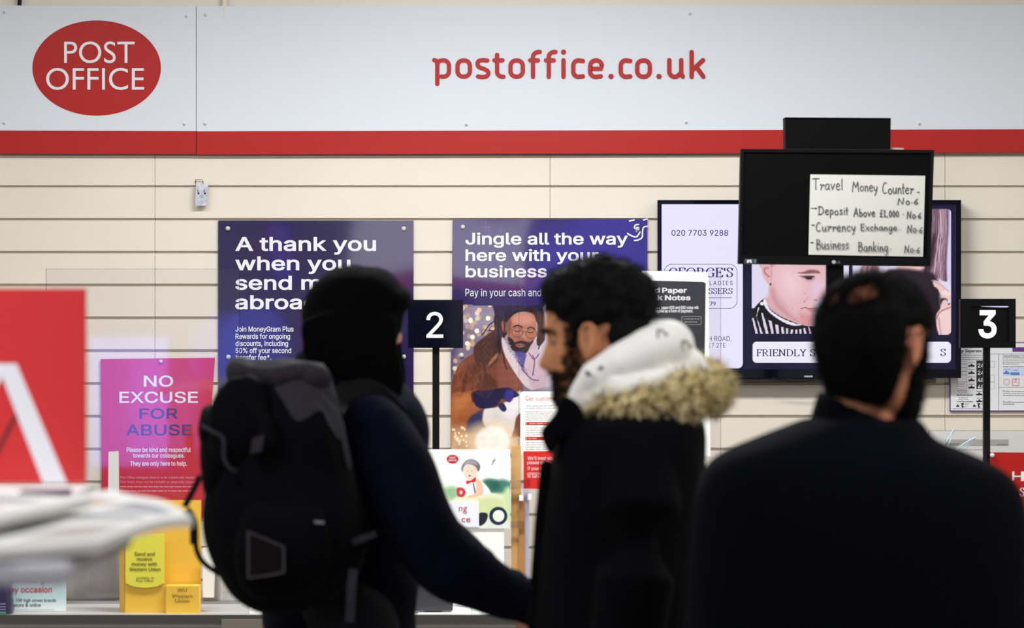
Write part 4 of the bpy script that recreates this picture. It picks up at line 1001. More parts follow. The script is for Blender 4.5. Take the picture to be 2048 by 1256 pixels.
YF = YA - .004
t = thing('banknote_placard', 'white framed black placard about old paper bank notes, beside the television', 'placard', W(1354, 912, YF))
obj('board', slab([(1284, 541.5), (1416, 544.5), (1421, 912), (1286, 912)], YF - .006, .008), mat('white_board', (240, 240, 236), .5), t)
obj('poster_sheet', slab([(1286, 560.4), (1406, 563.6), (1411.4, 566), (1408.6, 740), (1286, 740)], YF - .0072, .001), mat('charcoal_print', (44, 45, 50), .4), t)
YB = YF - .008
hb = dict(font=INTER, bold=.022)
obj('heading_lettering', join(fit('Paper', 1324.4, 1373.6, 575.6, 588.6, YB, **hb), fit('Old', 1288, 1320, 575.4, 585.6, YB, **hb), fit('Notes', 1330, 1381, 590.4, 600.6, YB, **hb), fit('Bank', 1281, 1326, 590, 600.4, YB, **hb)), mat('pale_grey_print', (206, 206, 208), .5), t)
obj('body_text', join(fit('paper £20 and £50 notes will', 1323, 1397, 612, 619.4, YB, font=INTER, bold=.022), fit('accepted as a form of payment.', 1304, 1386, 618.6, 626.4, YB, font=INTER, bold=.022), wordbars(1290, 1320, 616.4, 2, YB, 3)), mat('pale_grey_print', (206, 206, 208), .5), t)
obj('callout', join(ring(rrect(1363, 632.5, 1403, 649.5, 3), rrect(1364, 633.5, 1402, 648.5, 2.4), YB), wordbars(1368, 1399, 638, 1.8, YB, 1, 3, 7), wordbars(1369, 1394, 644, 1.8, YB, 2, 3, 7)), mat('dim_grey_ink', (140, 140, 142), .5), t)

t = thing('customs_notice', 'white notice about customs forms with red bars, left of the bearded man', 'notice', W(1090, 952, YF))
obj('sheet', slab([(1041, 788)] + arc(1047, 788, 6, 5, 180, 270, 4) + [(1170, 783), (1170, 905), (1046.6, 905), (1046.6, 946), (1040.5, 946)], YF - .001, .001), M_PAPER, t)
obj('heading_lettering', fit('Get customs forms', 1050.4, 1140, 791.6, 800.6, YF - .0018), mat('rose_ink', (208, 120, 124), .6), t)
obj('red_bars', join(flat(rect(1050.5, 844, 1160, 849.6), YF - .0018), flat(rect(1050.5, 873.6, 1160, 879.6), YF - .0018)), M_RED, t)
obj('bar_lettering', join(flat(rect(1051.8, 844.8, 1053.6, 848.8), YF - .0024), flat(rect(1051.8, 874.4, 1053.6, 878.8), YF - .0024), wordbars(1058, 1110, 847, 1.6, YF - .0024, 2), wordbars(1056, 1074, 876.8, 1.6, YF - .0024, 3)), mat('pink_ink', (232, 160, 160), .6), t)
obj('small_lettering', join(*[wordbars(1051, 1150, y, 1.3, YF - .0018, i) for i, y in enumerate((811, 815.6, 823, 827, 831, 835, 839, 855, 859.4, 864, 868.4, 884.6, 889, 893.6, 898))]), mat('light_grey_ink', (196, 192, 194), .6), t)
t = thing('conduct_notice', 'small red notice with white text below the customs notice', 'notice', W(1100, 978, YF))
obj('sheet', slab([(1047.4, 902.4), (1160, 902), (1160, 978), (1047.4, 977.6)], YF - .003, .0015), M_REDP, t)
hs = dict(font=INTER, bold=.012)
YR = YF - .0036
obj('body_text', join(fit("We'll treat you fairly", 1054.8, 1128, 912.4, 922, YR, **hs), fit('please do the same', 1054.8, 1124, 921.4, 930.4, YR, **hs), fit('If your behaviour is', 1054.8, 1122, 933.2, 942, YR, **hs), fit('unacceptable we', 1054.8, 1114, 943.6, 951.4, YR, **hs), fit('to serve you', 1054.8, 1098, 950, 957, YR, **hs)), mat('pink_white_ink', (238, 196, 196), .6), t)
one('paper_strip', slab([(217, 903.5), (237.4, 902), (238, 1000), (216, 1000)], YA - .003, .002), mat('grey_white_paper', (206, 205, 203), .6), 'white paper strip taped upright over the crimson notice', 'paper')
CB = mat('cardboard', (196, 152, 96), .8, noise=.12, scale=25)
one('cardboard_strip', pbox(1022.4, 892, 1042, 1215, 8.03, .006), CB, 'tall upright tan cardboard strip between the baby card and the red notice', 'cardboard')
one('cardboard_strip', pbox(1038, 1002, 1049, 1215, 8.02, .006), mat('dark_cardboard', (166, 112, 60), .8, noise=.1, scale=25), 'narrow darker brown cardboard strip overlapping the tall tan strip', 'cardboard')
one('plastic_channel', pbox(1047.6, 978.5, 1058, 1206, 8.03, .01), mat('grey_violet_plastic', (176, 174, 190), .35), 'grey plastic channel standing upright under the red notice', 'channel')
one('adhesive_tape', slab([(1016, 962), (1061, 958), (1061, 975), (1016, 980)], 8.012, .0006), clear_mat('tape', (.9, .9, .93, 1), 1.7), 'clear adhesive tape wrapped round the top of the cardboard strips', 'tape')
one('adhesive_tape', slab([(1018, 1043), (1049, 1042), (1049, 1055), (1018, 1056)], 8.012, .0006), clear_mat('tape', (.9, .9, .93, 1), 1.7), 'clear adhesive tape round the cardboard strips near the toy car wheel', 'tape')
for x, y, lb in ((1042, 996, 'small white clip at the left of the grey plastic channel'), (1059.4, 994, 'small white clip at the right of the grey plastic channel')):
    one('plastic_clip', pbox(x - 3.6, y - 5.6, x + 3.6, y + 5.6, 8.008, .014), M_WHITE, lb, 'clip')

# baby advert card
YK = 8.0
t = on_counter('advert_card', 'white advert card showing a baby in a toy car, on the counter', 'advert card', 930, YK)
p = Print(846, 899, 1020.5, 1057, .8, (243, 243, 236))
Z = Zm(840, 890, 4.052); q = PZ(p, Z)
q([(20, 330), (300, 350), (760, 380), (760, 700), (20, 700)], (214, 228, 190), 14)
q([(200, 360), (290, 340), (330, 400), (250, 440)], (150, 190, 150), 10)
q([(510, 290), (560, 272), (620, 285), (680, 280), (740, 310), (740, 380), (640, 390), (560, 380), (520, 340)], (72, 122, 106), 8)
q([(540, 300), (620, 290), (650, 340), (590, 370)], (44, 96, 84), 10)
q([(680, 380), (740, 360), (740, 620), (690, 600)], (196, 220, 170), 10)
q([(20, 640), (760, 620), (760, 700), (20, 700)], (226, 226, 218), 4)
(cx, cy), = Z([(264, 115)]); p.ell(cx, cy, 11.9, 8.8, (188, 32, 44), 1)
q([(335, 190), (350, 150), (390, 118), (440, 120), (480, 150), (487, 190), (470, 215), (450, 180), (410, 160), (370, 160), (345, 215)], (104, 104, 118), 2)
q([(345, 160), (390, 122), (440, 126), (470, 160), (420, 156), (370, 158)], (160, 156, 160), 4)
q([(352, 180), (390, 158), (440, 168), (462, 200), (455, 250), (430, 280), (395, 284), (368, 262), (352, 220)], (238, 206, 188), 2)
for x, y in ((385, 212), (420, 210)): (cx, cy), = Z([(x, y)]); p.ell(cx, cy, 1, .8, (120, 84, 76), .8)
(cx, cy), = Z([(402, 250)]); p.ell(cx, cy, 2.2, 1.6, (150, 50, 50), 1)
q([(370, 300), (450, 280), (520, 310), (570, 380), (540, 420), (380, 410), (365, 350)], (240, 238, 236), 2)
q([(450, 280), (490, 290), (512, 350), (500, 410), (420, 430), (380, 420), (440, 390), (455, 340)], (234, 194, 168), 2)
p.line(Z([(432, 310), (440, 350), (446, 386)]), 2.2, (40, 44, 100), 1)
q([(376, 290), (410, 288), (452, 262), (446, 298), (410, 304), (380, 318)], (204, 34, 44), 1.6)
q([(300, 352), (345, 348), (370, 380), (350, 420), (305, 412)], (206, 46, 62), 2); (cx, cy), = Z([(332, 384)]); p.ell(cx, cy, 3, 4, (238, 214, 206), 1.5)
q([(280, 430), (420, 430), (580, 390), (670, 430), (690, 520), (560, 560), (480, 560), (280, 560)], (226, 228, 196), 2)
q([(480, 440), (660, 440), (690, 520), (570, 556), (480, 558)], (206, 214, 160), 8)
q([(478, 556), (545, 556), (540, 610), (510, 645), (478, 648)], (28, 30, 40), 2)
(cx, cy), = Z([(634, 575)]); p.ell(cx, cy, 18, 18.2, (26, 36, 66), 1.2); p.ell(cx + .6, cy, 11.6, 11.8, (236, 240, 222), 1.2)
for k in range(7): p.line([(cx + 2 * math.cos(k * .9), cy + 2 * math.sin(k * .9)), (cx + 10 * math.cos(k * .9), cy + 10 * math.sin(k * .9))], .8, (190, 200, 190), .8)
p.blotch(3, 14, 2)
p.line(Z([(584, 158), (598, 130), (606, 112)]), 2.0, (110, 110, 104), 1.2); p.line(Z([(584, 134), (612, 126)]), 1.2, (110, 110, 104), 1)
obj('picture_print', p.mesh(YK), attr_mat('card_print', rough=.4), t)
obj('card', pbox(846, 899, 1020.5, 1057, YK + .0005, .003), M_WHITE, t)
obj('logo_lettering', join(fit('POST', 899, 911.5, 913.6, 917.4, YK - .0006, bold=.01), fit('OFFICE', 896.4, 913.6, 918.8, 922.6, YK - .0006, bold=.01)), M_WHITE, t)
lb = obj('price_label', pbox(850, 1003, 958, 1054, YK - .002, .0015), M_WHITE, t)
obj('label_lettering', join(fit('ng', 917.6, 934, 1014, 1027, YK - .003, bold=-.006), fit('ce', 923, 941, 1036, 1044, YK - .003)), mat('crimson_ink', (170, 30, 60), .5), lb)
a, b = W(862, 0, YK), W(1008, 0, YK)
obj('backing', box(a.x, b.x, YK + .004, YK + .007, HC, W(0, 1056, YK).z), M_PAPER, t)
obj('stand', box(a.x, b.x, YK - .03, YK + .06, HC, HC + .004), M_WHITE, t)
# papers and card machine on the counter
t = on_counter('customer_display', 'dark grey customer display on a small foot on the counter, under the puffy sleeve', 'display', 866, 7.82)
obj('case', slab(rrect(826, 1162, 905.5, 1222, 3), 7.80, .03), M_DARKG, t)
obj('rim', slab([(826, 1160.6), (852, 1160.6), (852, 1163.6), (826, 1163.6)], 7.795, .035), M_STEEL, t)
a, b = W(848, 0, 7.82), W(884, 0, 7.82)
obj('foot', loft([((a.x + b.x) / 2, 7.835, HC, .026, .03), ((a.x + b.x) / 2, 7.835, HC + .012, .018, .02), ((a.x + b.x) / 2, 7.835, W(0, 1220, 7.82).z, .012, .01)], 20), M_BLACK, t)
def paper(x0, x1, Y0_, Y1_, m, label, z=.002):
    a, b = W(x0, 0, Y0_).x, W(x1, 0, Y0_).x
    one('paper_sheet', box(a, b, Y0_, Y1_, HC, HC + z), m, label, 'paper')
paper(836, 940, 7.775, 7.93, M_PAPER, 'white paper sheet lying on the counter under the dark customer display', .0015)
paper(944, 1012, 7.77, 7.9, mat('pale_green_paper', (206, 232, 212), .7), 'pale green paper lying on the counter under the puffy sleeve cuff')
one('paper_stack', box(W(500, 0, 7.8).x, W(524, 0, 7.8).x, 7.785, 7.86, HC, HC + .012), M_PAPER, 'small stack of white paper on the counter under the backpack', 'paper stack')

# yellow leaflet dispenser
YY = 7.80
YEL = mat('amber_card', (234, 186, 62), .5)
t = on_counter('leaflet_dispenser', 'tall amber money transfer leaflet dispenser standing on the counter', 'dispenser', 316, YY)
zt, zb = W(0, 1003, YY).z, HC
xa, xb, xc = W(235, 0, YY).x, W(250, 0, YY).x, W(398, 0, YY).x
obj('back_board', box(xa, xc, YY + .05, YY + .054, zb, zt), YEL, t)
obj('side_wall', join(([(xa, YY + .054, zb), (xb, YY + .003, zb), (xb, YY + .003, W(0, 1085, YY).z), (xa, YY + .054, W(0, 1003, YY).z)], [(0, 1, 2, 3)]), ([(xa - .0015, YY + .054, zb), (xb - .0015, YY + .003, zb), (xb - .0015, YY + .003, W(0, 1085, YY).z), (xa - .0015, YY + .054, W(0, 1003, YY).z)], [(3, 2, 1, 0)])), YEL, t)
obj('front_panel', pbox(250, 1165, 332, 1227, YY, .003), YEL, t)
obj('pocket', pbox(332, 1172, 398, 1229, YY - .012, .05), YEL, t)
obj('pocket_lettering', join(fit('WU', 355, 374, 1176.6, 1183.4, YY - .013, font=INTER, bold=.004), fit('Western', 343.6, 385.4, 1188, 1196, YY - .013), fit('Union', 350, 379, 1197.6, 1205.4, YY - .013)), mat('brown_ink', (92, 70, 30), .6), t)
YL = mat('lemon_paper', (230, 220, 74), .5)
one('leaflet', slab([(251, 1070), (328.4, 1068), (328.4, 1166), (314, 1173), (290, 1176), (266, 1173), (251, 1166)], YY - .006, .004), YL, 'lemon yellow leaflet in the front of the amber dispenser', 'leaflet')
lf = bpy.data.objects['leaflet']
hs = dict(font=INTER, bold=.012)
obj('lettering', join(*[fit(s, x0, x1, y0, y1, YY - .0068, **hs) for s, x0, x1, y0, y1 in (('Send and', 269, 309.4, 1104, 1112), ('receive', 273.4, 304.4, 1114, 1121.6), ('money with', 263.4, 314, 1124, 1134), ('Western Union', 258.6, 321, 1134.6, 1142.4))], fit('available at', 272.4, 308, 1153, 1158, YY - .0068), fit('Post Office', 272.4, 307, 1159, 1164, YY - .0068)), mat('olive_ink', (92, 86, 28), .6), lf)
# gift card advert
YY = 7.845
t = on_counter('gift_card_sign', 'white and pale teal gift card sign standing on the counter at the left edge', 'sign', 70, YY)
p = Print(-70, 1126, 132, 1222.4, 2.0, (232, 240, 240)); p.poly([(-80, 1150), (140, 1150), (140, 1206), (-80, 1206)], (182, 208, 212), 26, False, .9)
obj('print', p.mesh(YY - .004), attr_mat('card_print', rough=.4), t)
obj('card', pbox(-70, 1126, 132, 1222.4, YY - .0035, .003), M_WHITE, t)
obj('prop', box(W(20, 0, YY).x, W(80, 0, YY).x, YY, YY + .06, HC, HC + .004), M_WHITE, t)
B3 = dict(font=INTER, bold=.014)
sc = scale_of('occasion', 43.6, 107.4, 1178, 1187.6, **B3)
obj('heading_lettering', join(line_at('perfect gift', 23.6, 1165, scale_of('perfect gift', 23.6, 104.4, 1154, 1172, **B3), YY - .0048, **B3), line_at('any occasion', 12, 1184.6, scale_of('ny occasion', 24, 107.4, 1176.4, 1191, **B3), YY - .0048, **B3)), mat('raspberry_ink', (196, 40, 64), .5), t)
obj('body_text', join(fit('150 high street brands', 33, 112, 1197, 1205.6, YY - .0048, bold=.01), fit('instore & online', 22, 82, 1205.8, 1213.6, YY - .0048, bold=.01), flat(rect(10, 1219, 110, 1219.6), YY - .0048)), M_DARKG, t)
# grey parcels behind the leaflets
GB = mat('grey_white_polybag', (226, 224, 220), .35, noise=.06, scale=14, bump=.4, bscale=14)
one('grey_parcel', (lambda v: v)(loft([(W(186, 0, 8.2).x, 8.2, HC, .07, .06), (W(186, 0, 8.2).x, 8.2, HC + .01, .078, .07), (W(187, 0, 8.2).x, 8.2, HC + .16, .074, .06), (W(187, 0, 8.2).x, 8.21, HC + .205, .06, .03), (W(187, 0, 8.2).x, 8.21, HC + .215, .05, .008)], 40, 3.4)), GB, 'pale grey mailing bag standing on the counter left of the amber dispenser', 'parcel', smooth=True)
one('grey_parcel', loft([(W(424, 0, 8.1).x, 8.12, HC, .024, .05), (W(424, 0, 8.1).x, 8.12, HC + .11, .024, .05), (W(424, 0, 8.1).x, 8.12, HC + .118, .02, .046)], 40, 5), GB, 'pale grey box on the counter between the amber dispenser and the backpack', 'parcel')
one('paper_strip', slab([(405, 1096), (431, 1092), (428, 1195), (406, 1195)], 7.83, .003), M_PAPER, 'white paper leaning between the amber dispenser and the backpack', 'paper')

# right end of the counter
t = thing('printed_board', 'white printed board behind the counter below the purple bordered notice', 'board', W(1960, 910, 8.6))
obj('board', slab([(1853, 861), (2120, 862), (2120, 930), (1853, 930)], 8.6, .01), mat('white_card', (247, 246, 242), .5), t)
obj('grey_band', flat(rect(1890, 879, 2017, 891), 8.5988), mat('band_grey', (192, 190, 186), .6), t)
obj('small_lettering', join(wordbars(1890, 1921, 887.6, 1.6, 8.598, 2), wordbars(1994, 2016, 889, 1.6, 8.598, 3), flat(rect(1890, 899, 1970, 899.6), 8.598)), M_GREY, t)
a, b = W(1870, 0, 8.6), W(2100, 0, 8.6)
obj('support', box(a.x, b.x, 8.6, 8.61, 0.0, W(0, 930, 8.6).z), mat('white_card', (247, 246, 242), .5), t)
TIE = mat('pale_blue_plastic', (206, 222, 236), .2)
for k, pts in enumerate([[(1888, 894), (1895, 878), (1909, 857)], [(1893, 896), (1901, 880), (1909, 858)], [(1912, 900), (1930, 886), (1952, 874)], [(1918, 902), (1932, 890), (1950, 877)], [(1922, 904), (1936, 892), (1946, 883)]]):
    one('cable_tie', tube([tuple(W(x, y, 8.03 + .002 * k)) for x, y in cr(pts, 4)] + [], .0014, 6), TIE, ['pale cable tie tip standing upright behind the dark shoulder, left one', 'pale cable tie tip standing upright behind the dark shoulder, right one', 'pale cable tie leaning far right toward the number 3 post, topmost', 'pale cable tie leaning right toward the number 3 post, middle', 'pale cable tie leaning right toward the number 3 post, lowest'][k], 'cable tie', 'cable ties by the number 3 post')
t = thing('red_notice', 'red notice with white letters pinned up below the number 3 sign', 'notice', W(2050, 1040, 8.02))
obj('sheet', slab([(1981, 904.6), (2140, 906), (2140, 1060), (1981, 1060)], 8.02, .004), M_RED, t)
obj('lettering', join(flat(rect(2024.6, 943, 2028.6, 960.6), 8.0192), flat(rect(2028.6, 951.4, 2042, 954), 8.0192), flat(rect(2042, 943, 2049, 962), 8.0192), serif('S', 2040, 2050, 976, 992, 8.0192)), M_WHITE, t)
c = W(1985, 910.6, 8.015); obj('pin', tube([c, c + Vector((0, .004, 0))], .006, 14), mat('pin_pale', (206, 206, 224), .4), t, True)

# card terminal at the left edge, standing on the counter
YZ = 7.785
t = on_counter('card_terminal', 'black and violet card terminal at the left frame edge with a green light', 'card terminal', -4, YZ)
cx = W(-6, 0, YZ).x
obj('body', loft([(cx, YZ + .01, HC, .04, .035), (cx, YZ + .01, HC + .01, .042, .037), (cx + .001, YZ + .01, HC + .05, .037, .034), (cx + .004, YZ + .012, HC + .12, .031, .03), (cx + .004, YZ + .012, HC + .135, .026, .026)], 32, 3.2), mat('violet_black_plastic', (44, 40, 70), .3), t, True)
for k in range(4): obj('rib', pbox(-12, 1207 + k * 5.4, 11, 1209.4 + k * 5.4, YZ - .030, .004), mat('violet_rib', (140, 128, 176), .3), t)
obj('indicator', pbox(-10, 1232 - 6.5, 12, 1232, YZ - .032, .004), mat('green_light', (40, 150, 90), emit=.6), t)
# ------------------------------------------------------------------ people
def skin_mat(name, col):
    m = mat(name, col, .5, spec=.35, noise=.08, scale=40)
    m.node_tree.nodes['Principled BSDF'].inputs['Subsurface Weight'].default_value = .06
    m.node_tree.nodes['Principled BSDF'].inputs['Subsurface Radius'].default_value = (.01, .004, .002)
    return m
HZ = [-.127, -.122, -.112, -.098, -.082, -.066, -.05, -.025, 0, .024, .05, .078, .098, .108, .112]
HF = [.050, .066, .078, .083, .082, .083, .084, .087, .086, .096, .094, .080, .056, .032, .004]
HB = [.046, .020, -.012, -.040, -.058, -.072, -.081, -.091, -.098, -.100, -.098, -.083, -.060, -.036, -.008]
HW = [.004, .024, .038, .049, .056, .061, .066, .072, .075, .076, .074, .062, .044, .024, .004]
def head_grid(sx=1.0, sy=1.0, sz=1.0, nu=112, nv=96, nose=1.0):
    """head facing local +x, left +y, up +z, origin between the ears; returns (nv, nu, 3)"""
    z = -.127 + .239 * (0.5 - 0.5 * np.cos(np.linspace(0.0, math.pi, nv)))
    from_ = lambda a: np.interp(z, HZ, np.convolve(np.pad(a, 1, 'edge'), [0, 1, 0], 'same')[1:-1])
    f, b, wd = from_(HF), from_(HB), from_(HW)
    for a in (f, b, wd):
        a[1:-1] = (a[:-2] + 2 * a[1:-1] + a[2:]) / 4
    t = np.linspace(0, 2 * math.pi, nu, endpoint=False); c, s = np.cos(t), np.sin(t)
    Fc = np.sign(c) * np.abs(c) ** (2 / 2.25); Sc = np.sign(s) * np.abs(s) ** (2 / 2.25)
    mid = (f * .42 + b * .58)
    Z = np.repeat(z[:, None], nu, 1)
    X = np.where(c[None] >= 0, mid[:, None] + (f - mid)[:, None] * Fc, mid[:, None] + (mid - b)[:, None] * Fc)
    Y = wd[:, None] * Sc
    front = np.clip(c, 0, 1)[None] ** .5
    g = lambda v, s_: np.exp(-(v / s_) ** 2)
    nz = np.interp(Z, [-.058, -.052, -.045, -.038, -.02, 0, .014, .024], [0, .012, .025, .026, .018, .010, .004, 0]) * nose
    ns = np.interp(Z, [-.055, -.04, -.01, .02], [.017, .015, .010, .012])
    X += front * nz * g(Y, ns)
    X += front * .004 * (g(Z + .066, .005) + g(Z + .079, .006)) * g(Y, .024) - front * .003 * g(Z + .0725, .003) * g(Y, .02)
    X -= front * .011 * (g(Y - .032, .015) + g(Y + .032, .015)) * g(Z - .002, .012)
    X += front * .005 * g(Z - .022, .007) * g(np.abs(Y) - .028, .026)
    X += front * .005 * g(Z + .104, .012) * g(Y, .022)
    Y *= 1 + .05 * g(Z + .015, .02) * front
    return np.stack([X * sx, Y * sy, Z * sz], -1)
def grid_mesh(G):
    nv, nu, _ = G.shape; V = [tuple(p) for p in G.reshape(-1, 3)]
    Fs = [(j * nu + i, j * nu + (i + 1) % nu, (j + 1) * nu + (i + 1) % nu, (j + 1) * nu + i) for j in range(nv - 1) for i in range(nu)]
    Fs.append(tuple(range(nu - 1, -1, -1))); Fs.append(tuple((nv - 1) * nu + i for i in range(nu)))
    return V, Fs
def ear_parts(side, s=1.0):
    y = side * .072; e = []
    rim = [(-.004, y + side * .006, -.030), (.004, y + side * .012, -.016), (.006, y + side * .013, .004), (.003, y + side * .016, .020), (-.008, y + side * .020, .029), (-.020, y + side * .022, .024), (-.025, y + side * .021, .008), (-.021, y + side * .018, -.010), (-.012, y + side * .013, -.024), (-.004, y + side * .008, -.030)]
    e.append(tube([(x * s, yy * s, z * s) for x, yy, z in cr(rim, 4)], .0046 * s, 10))
    R = Matrix.Rotation(side * .45, 3, 'Z')
    e.append(ellipsoid((-.009 * s, (y + side * .008) * s, .002 * s), (.016 * s, .0048 * s, .026 * s), R))
    e.append(ellipsoid((-.004 * s, (y + side * .008) * s, -.027 * s), (.008 * s, .005 * s, .009 * s), R))
    e.append(ellipsoid((.006 * s, (y + side * .006) * s, -.006 * s), (.005 * s, .006 * s, .008 * s), R))
    return e
class Head:
    def __init__(s, pos, yaw, pitch, sx=1, sy=1, sz=1, roll=0.0, nose=1.0):
        """yaw: heading of the face in the ground plane, degrees from +x; pitch > 0 looks down"""
        s.M = Matrix.Translation(pos) @ Matrix.Rotation(math.radians(yaw), 4, 'Z') @ Matrix.Rotation(math.radians(pitch), 4, 'Y') @ Matrix.Rotation(math.radians(roll), 4, 'X')
        s.G = head_grid(sx, sy, sz, nose=nose); s.k = (sx, sy, sz)
        nv, nu, _ = s.G.shape
        du = np.roll(s.G, -1, 1) - np.roll(s.G, 1, 1); dv = np.gradient(s.G, axis=0); n = np.cross(du, dv); n /= np.linalg.norm(n, axis=-1, keepdims=True) + 1e-9
        s.N = n
    def w(s, pts): return [s.M @ Vector(p) for p in pts]
    def parts(s):
        out = [grid_mesh(s.G)] + ear_parts(1) + ear_parts(-1)
        return [(s.w(v), f) for v, f in out]
    def shell(s, mask, thick, base=.0008):
        """a covering that hugs the head where mask(local points, normals) > 0, thinning out at its edge"""
        m = np.clip(mask(s.G[..., 0] / s.k[0], s.G[..., 1] / s.k[1], s.G[..., 2] / s.k[2]), 0, 1)
        m[0] = m[1]; m[-1] = m[-2]
        P = s.G + s.N * (base + thick * m)[..., None]; nv, nu = m.shape
        on = m > 0.001; V = [s.M @ Vector(p) for p in P.reshape(-1, 3)]
        Fs = []
        for j in range(nv - 1):
            for i in range(nu):
                q = ((j, i), (j, (i + 1) % nu), (j + 1, (i + 1) % nu), (j + 1, i))
                if all(on[a] for a in q): Fs.append(tuple(a * nu + b for a, b in q))
        if on[-1].all(): Fs.append(tuple((nv - 1) * nu + i for i in range(nu)))
        used = sorted({i for f in Fs for i in f}); mp = {a: b for b, a in enumerate(used)}
        return [V[i] for i in used], [tuple(mp[i] for i in f) for f in Fs]
def sm(a, b, x): t = np.clip((x - a) / (b - a), 0, 1); return t * t * (3 - 2 * t)
def hand_parts(wrist, direc, palm_n, s=1.0, curl=.5):
    """palm, four unequal fingers and a thumb, curled toward palm_n"""
    d = Vector(direc).normalized(); n = Vector(palm_n); n = (n - d * n.dot(d)).normalized(); sd = d.cross(n)
    w0 = Vector(wrist); parts = []
    R = Matrix((d, sd, n)).transposed()
    parts.append(ellipsoid(w0 + d * .048 * s, (.052 * s, .041 * s, .016 * s), R))
    parts.append(tube([w0 - d * .05 * s, w0, w0 + d * .02 * s], [.027 * s, .026 * s, .028 * s], 14, .8))
    for k, (off, L) in enumerate(((-.030, .072), (-.010, .082), (.010, .076), (.029, .060))):
        q = w0 + d * (.082 - abs(off) * .2) * s + sd * off * s; pts = [q - d * .02 * s, q]; a = .15 + curl * .3
        for seg in (.42, .32, .26):
            a += curl * .75; q = q + (d * math.cos(a) + n * math.sin(a)) * L * seg * s; pts.append(q)
        parts.append(tube(pts, [.0095 * s, .0095 * s, .0088 * s, .0082 * s, .0072 * s], 12))
    q = w0 + d * .022 * s - sd * .030 * s; pts = [w0 + d * .01 * s - sd * .012 * s, q]
    for seg, (u, v_, t_) in ((.036, (.6, -.7, .35)), (.028, (.85, -.25, .5))):
        q = q + (d * u + sd * v_ + n * t_).normalized() * seg * s; pts.append(q)
    parts.append(tube(pts, [.014 * s, .0125 * s, .0105 * s, .0085 * s], 12))
    return parts
def shoes(t, feet, fwd, m):
    f = Vector((fwd[0], fwd[1], 0)).normalized(); R = Matrix.Rotation(math.atan2(f.y, f.x), 3, 'Z')
    for x, y in feet:
        p = Vector((x, y, 0)) + f * .05
        v, fs = loft([(0, 0, 0.0, .142, .046), (0, 0, .02, .145, .05), (0, 0, .03, .14, .048), (-.01, 0, .06, .12, .042), (-.05, 0, .09, .07, .036), (-.065, 0, .12, .055, .042)], 32, 2.6)
        obj('shoe', ([p + R @ Vector(q) for q in v], fs), m, t, True)
def body_mesh(head, neck_a, neck_b, torso, limbs, hands, voxel=.0045):
    parts = head.parts() + [tube([neck_a, neck_b], [.054, .060], 20), torso] + limbs + hands
    return union(parts, voxel, 2)
NAVY_CLOTH = mat('navy_black_cloth', (9, 11, 28), .9, spec=.06, noise=.2, scale=60, bump=.25, bscale=120)
BLACK_CLOTH = mat('black_cloth', (5, 5, 9), .9, spec=.06, noise=.2, scale=60, bump=.25, bscale=140)
COAT_CLOTH = mat('black_wool', (5, 6, 12), .95, spec=.05, noise=.25, scale=90, bump=.2, bscale=300)
TROUSER = mat('dark_trousers', (22, 22, 28), .9, spec=.2)
SHOE = mat('dark_shoe', (20, 18, 18), .5)
HAIRB = mat('black_hair', (8, 7, 8), .8, spec=.15)
EYEW = mat('eye_white', (140, 122, 114), .6, spec=.1); EYED = mat('eye_dark', (16, 11, 10), .5, spec=.1)
def eyes(h, t, lid):
    for s in (1, -1):
        c = h.M @ Vector((.069 * h.k[0], s * .032 * h.k[1], .003 * h.k[2]))
        fw = (h.M.to_3x3() @ Vector((1, 0, 0))).normalized()
        e = obj('eye', ellipsoid(c, (.0118,) * 3), EYEW, t, True)
        obj('iris', ellipsoid(c + fw * .0078, (.0052,) * 3, nu=14, nv=10), EYED, e, True)
        R = h.M.to_3x3()
        obj('eyelid', ellipsoid(c + R @ Vector((-.0005, 0, .0045)), (.0130, .0140, .0108), R), lid, e, True)
def half(v, f, y, s_):
    n = len(v) // len(y); keep = [k for k in f if s_ * y[k[0] // n] > 0]; used = sorted({i for k in keep for i in k}); mp = {a: b for b, a in enumerate(used)}
    return [v[i] for i in used], [tuple(mp[i] for i in k) for k in keep]
def brows(h, t, m):
    P, N = [], []
    nv, nu, _ = h.G.shape
    for j in range(nv):
        for i in range(nu):
            x, y, z = h.G[j, i]
            if x > .05 and .012 < abs(y) < .056 and abs(z - .021 * h.k[2] + (abs(y) - .03) ** 2 * 6) < .0045: P.append(h.G[j, i]); N.append(h.N[j, i])
    P, N = np.array(P), np.array(N); k = RNG.integers(0, len(P), 420)
    q = P[k] + RNG.normal(size=(420, 3)) * .0012; o = N[k] * .5 + np.array([0, 0, .3]) + np.sign(P[k][:, 1:2]) * np.array([[0, .9, 0]])
    o /= np.linalg.norm(o, axis=1, keepdims=True)
    v, f = strands(q, o, .009, .0005, .15, segs=2, sink=0); [obj('eyebrow', half(h.w(v), f, q[:, 1], s_), m, t) for s_ in (1, -1)]

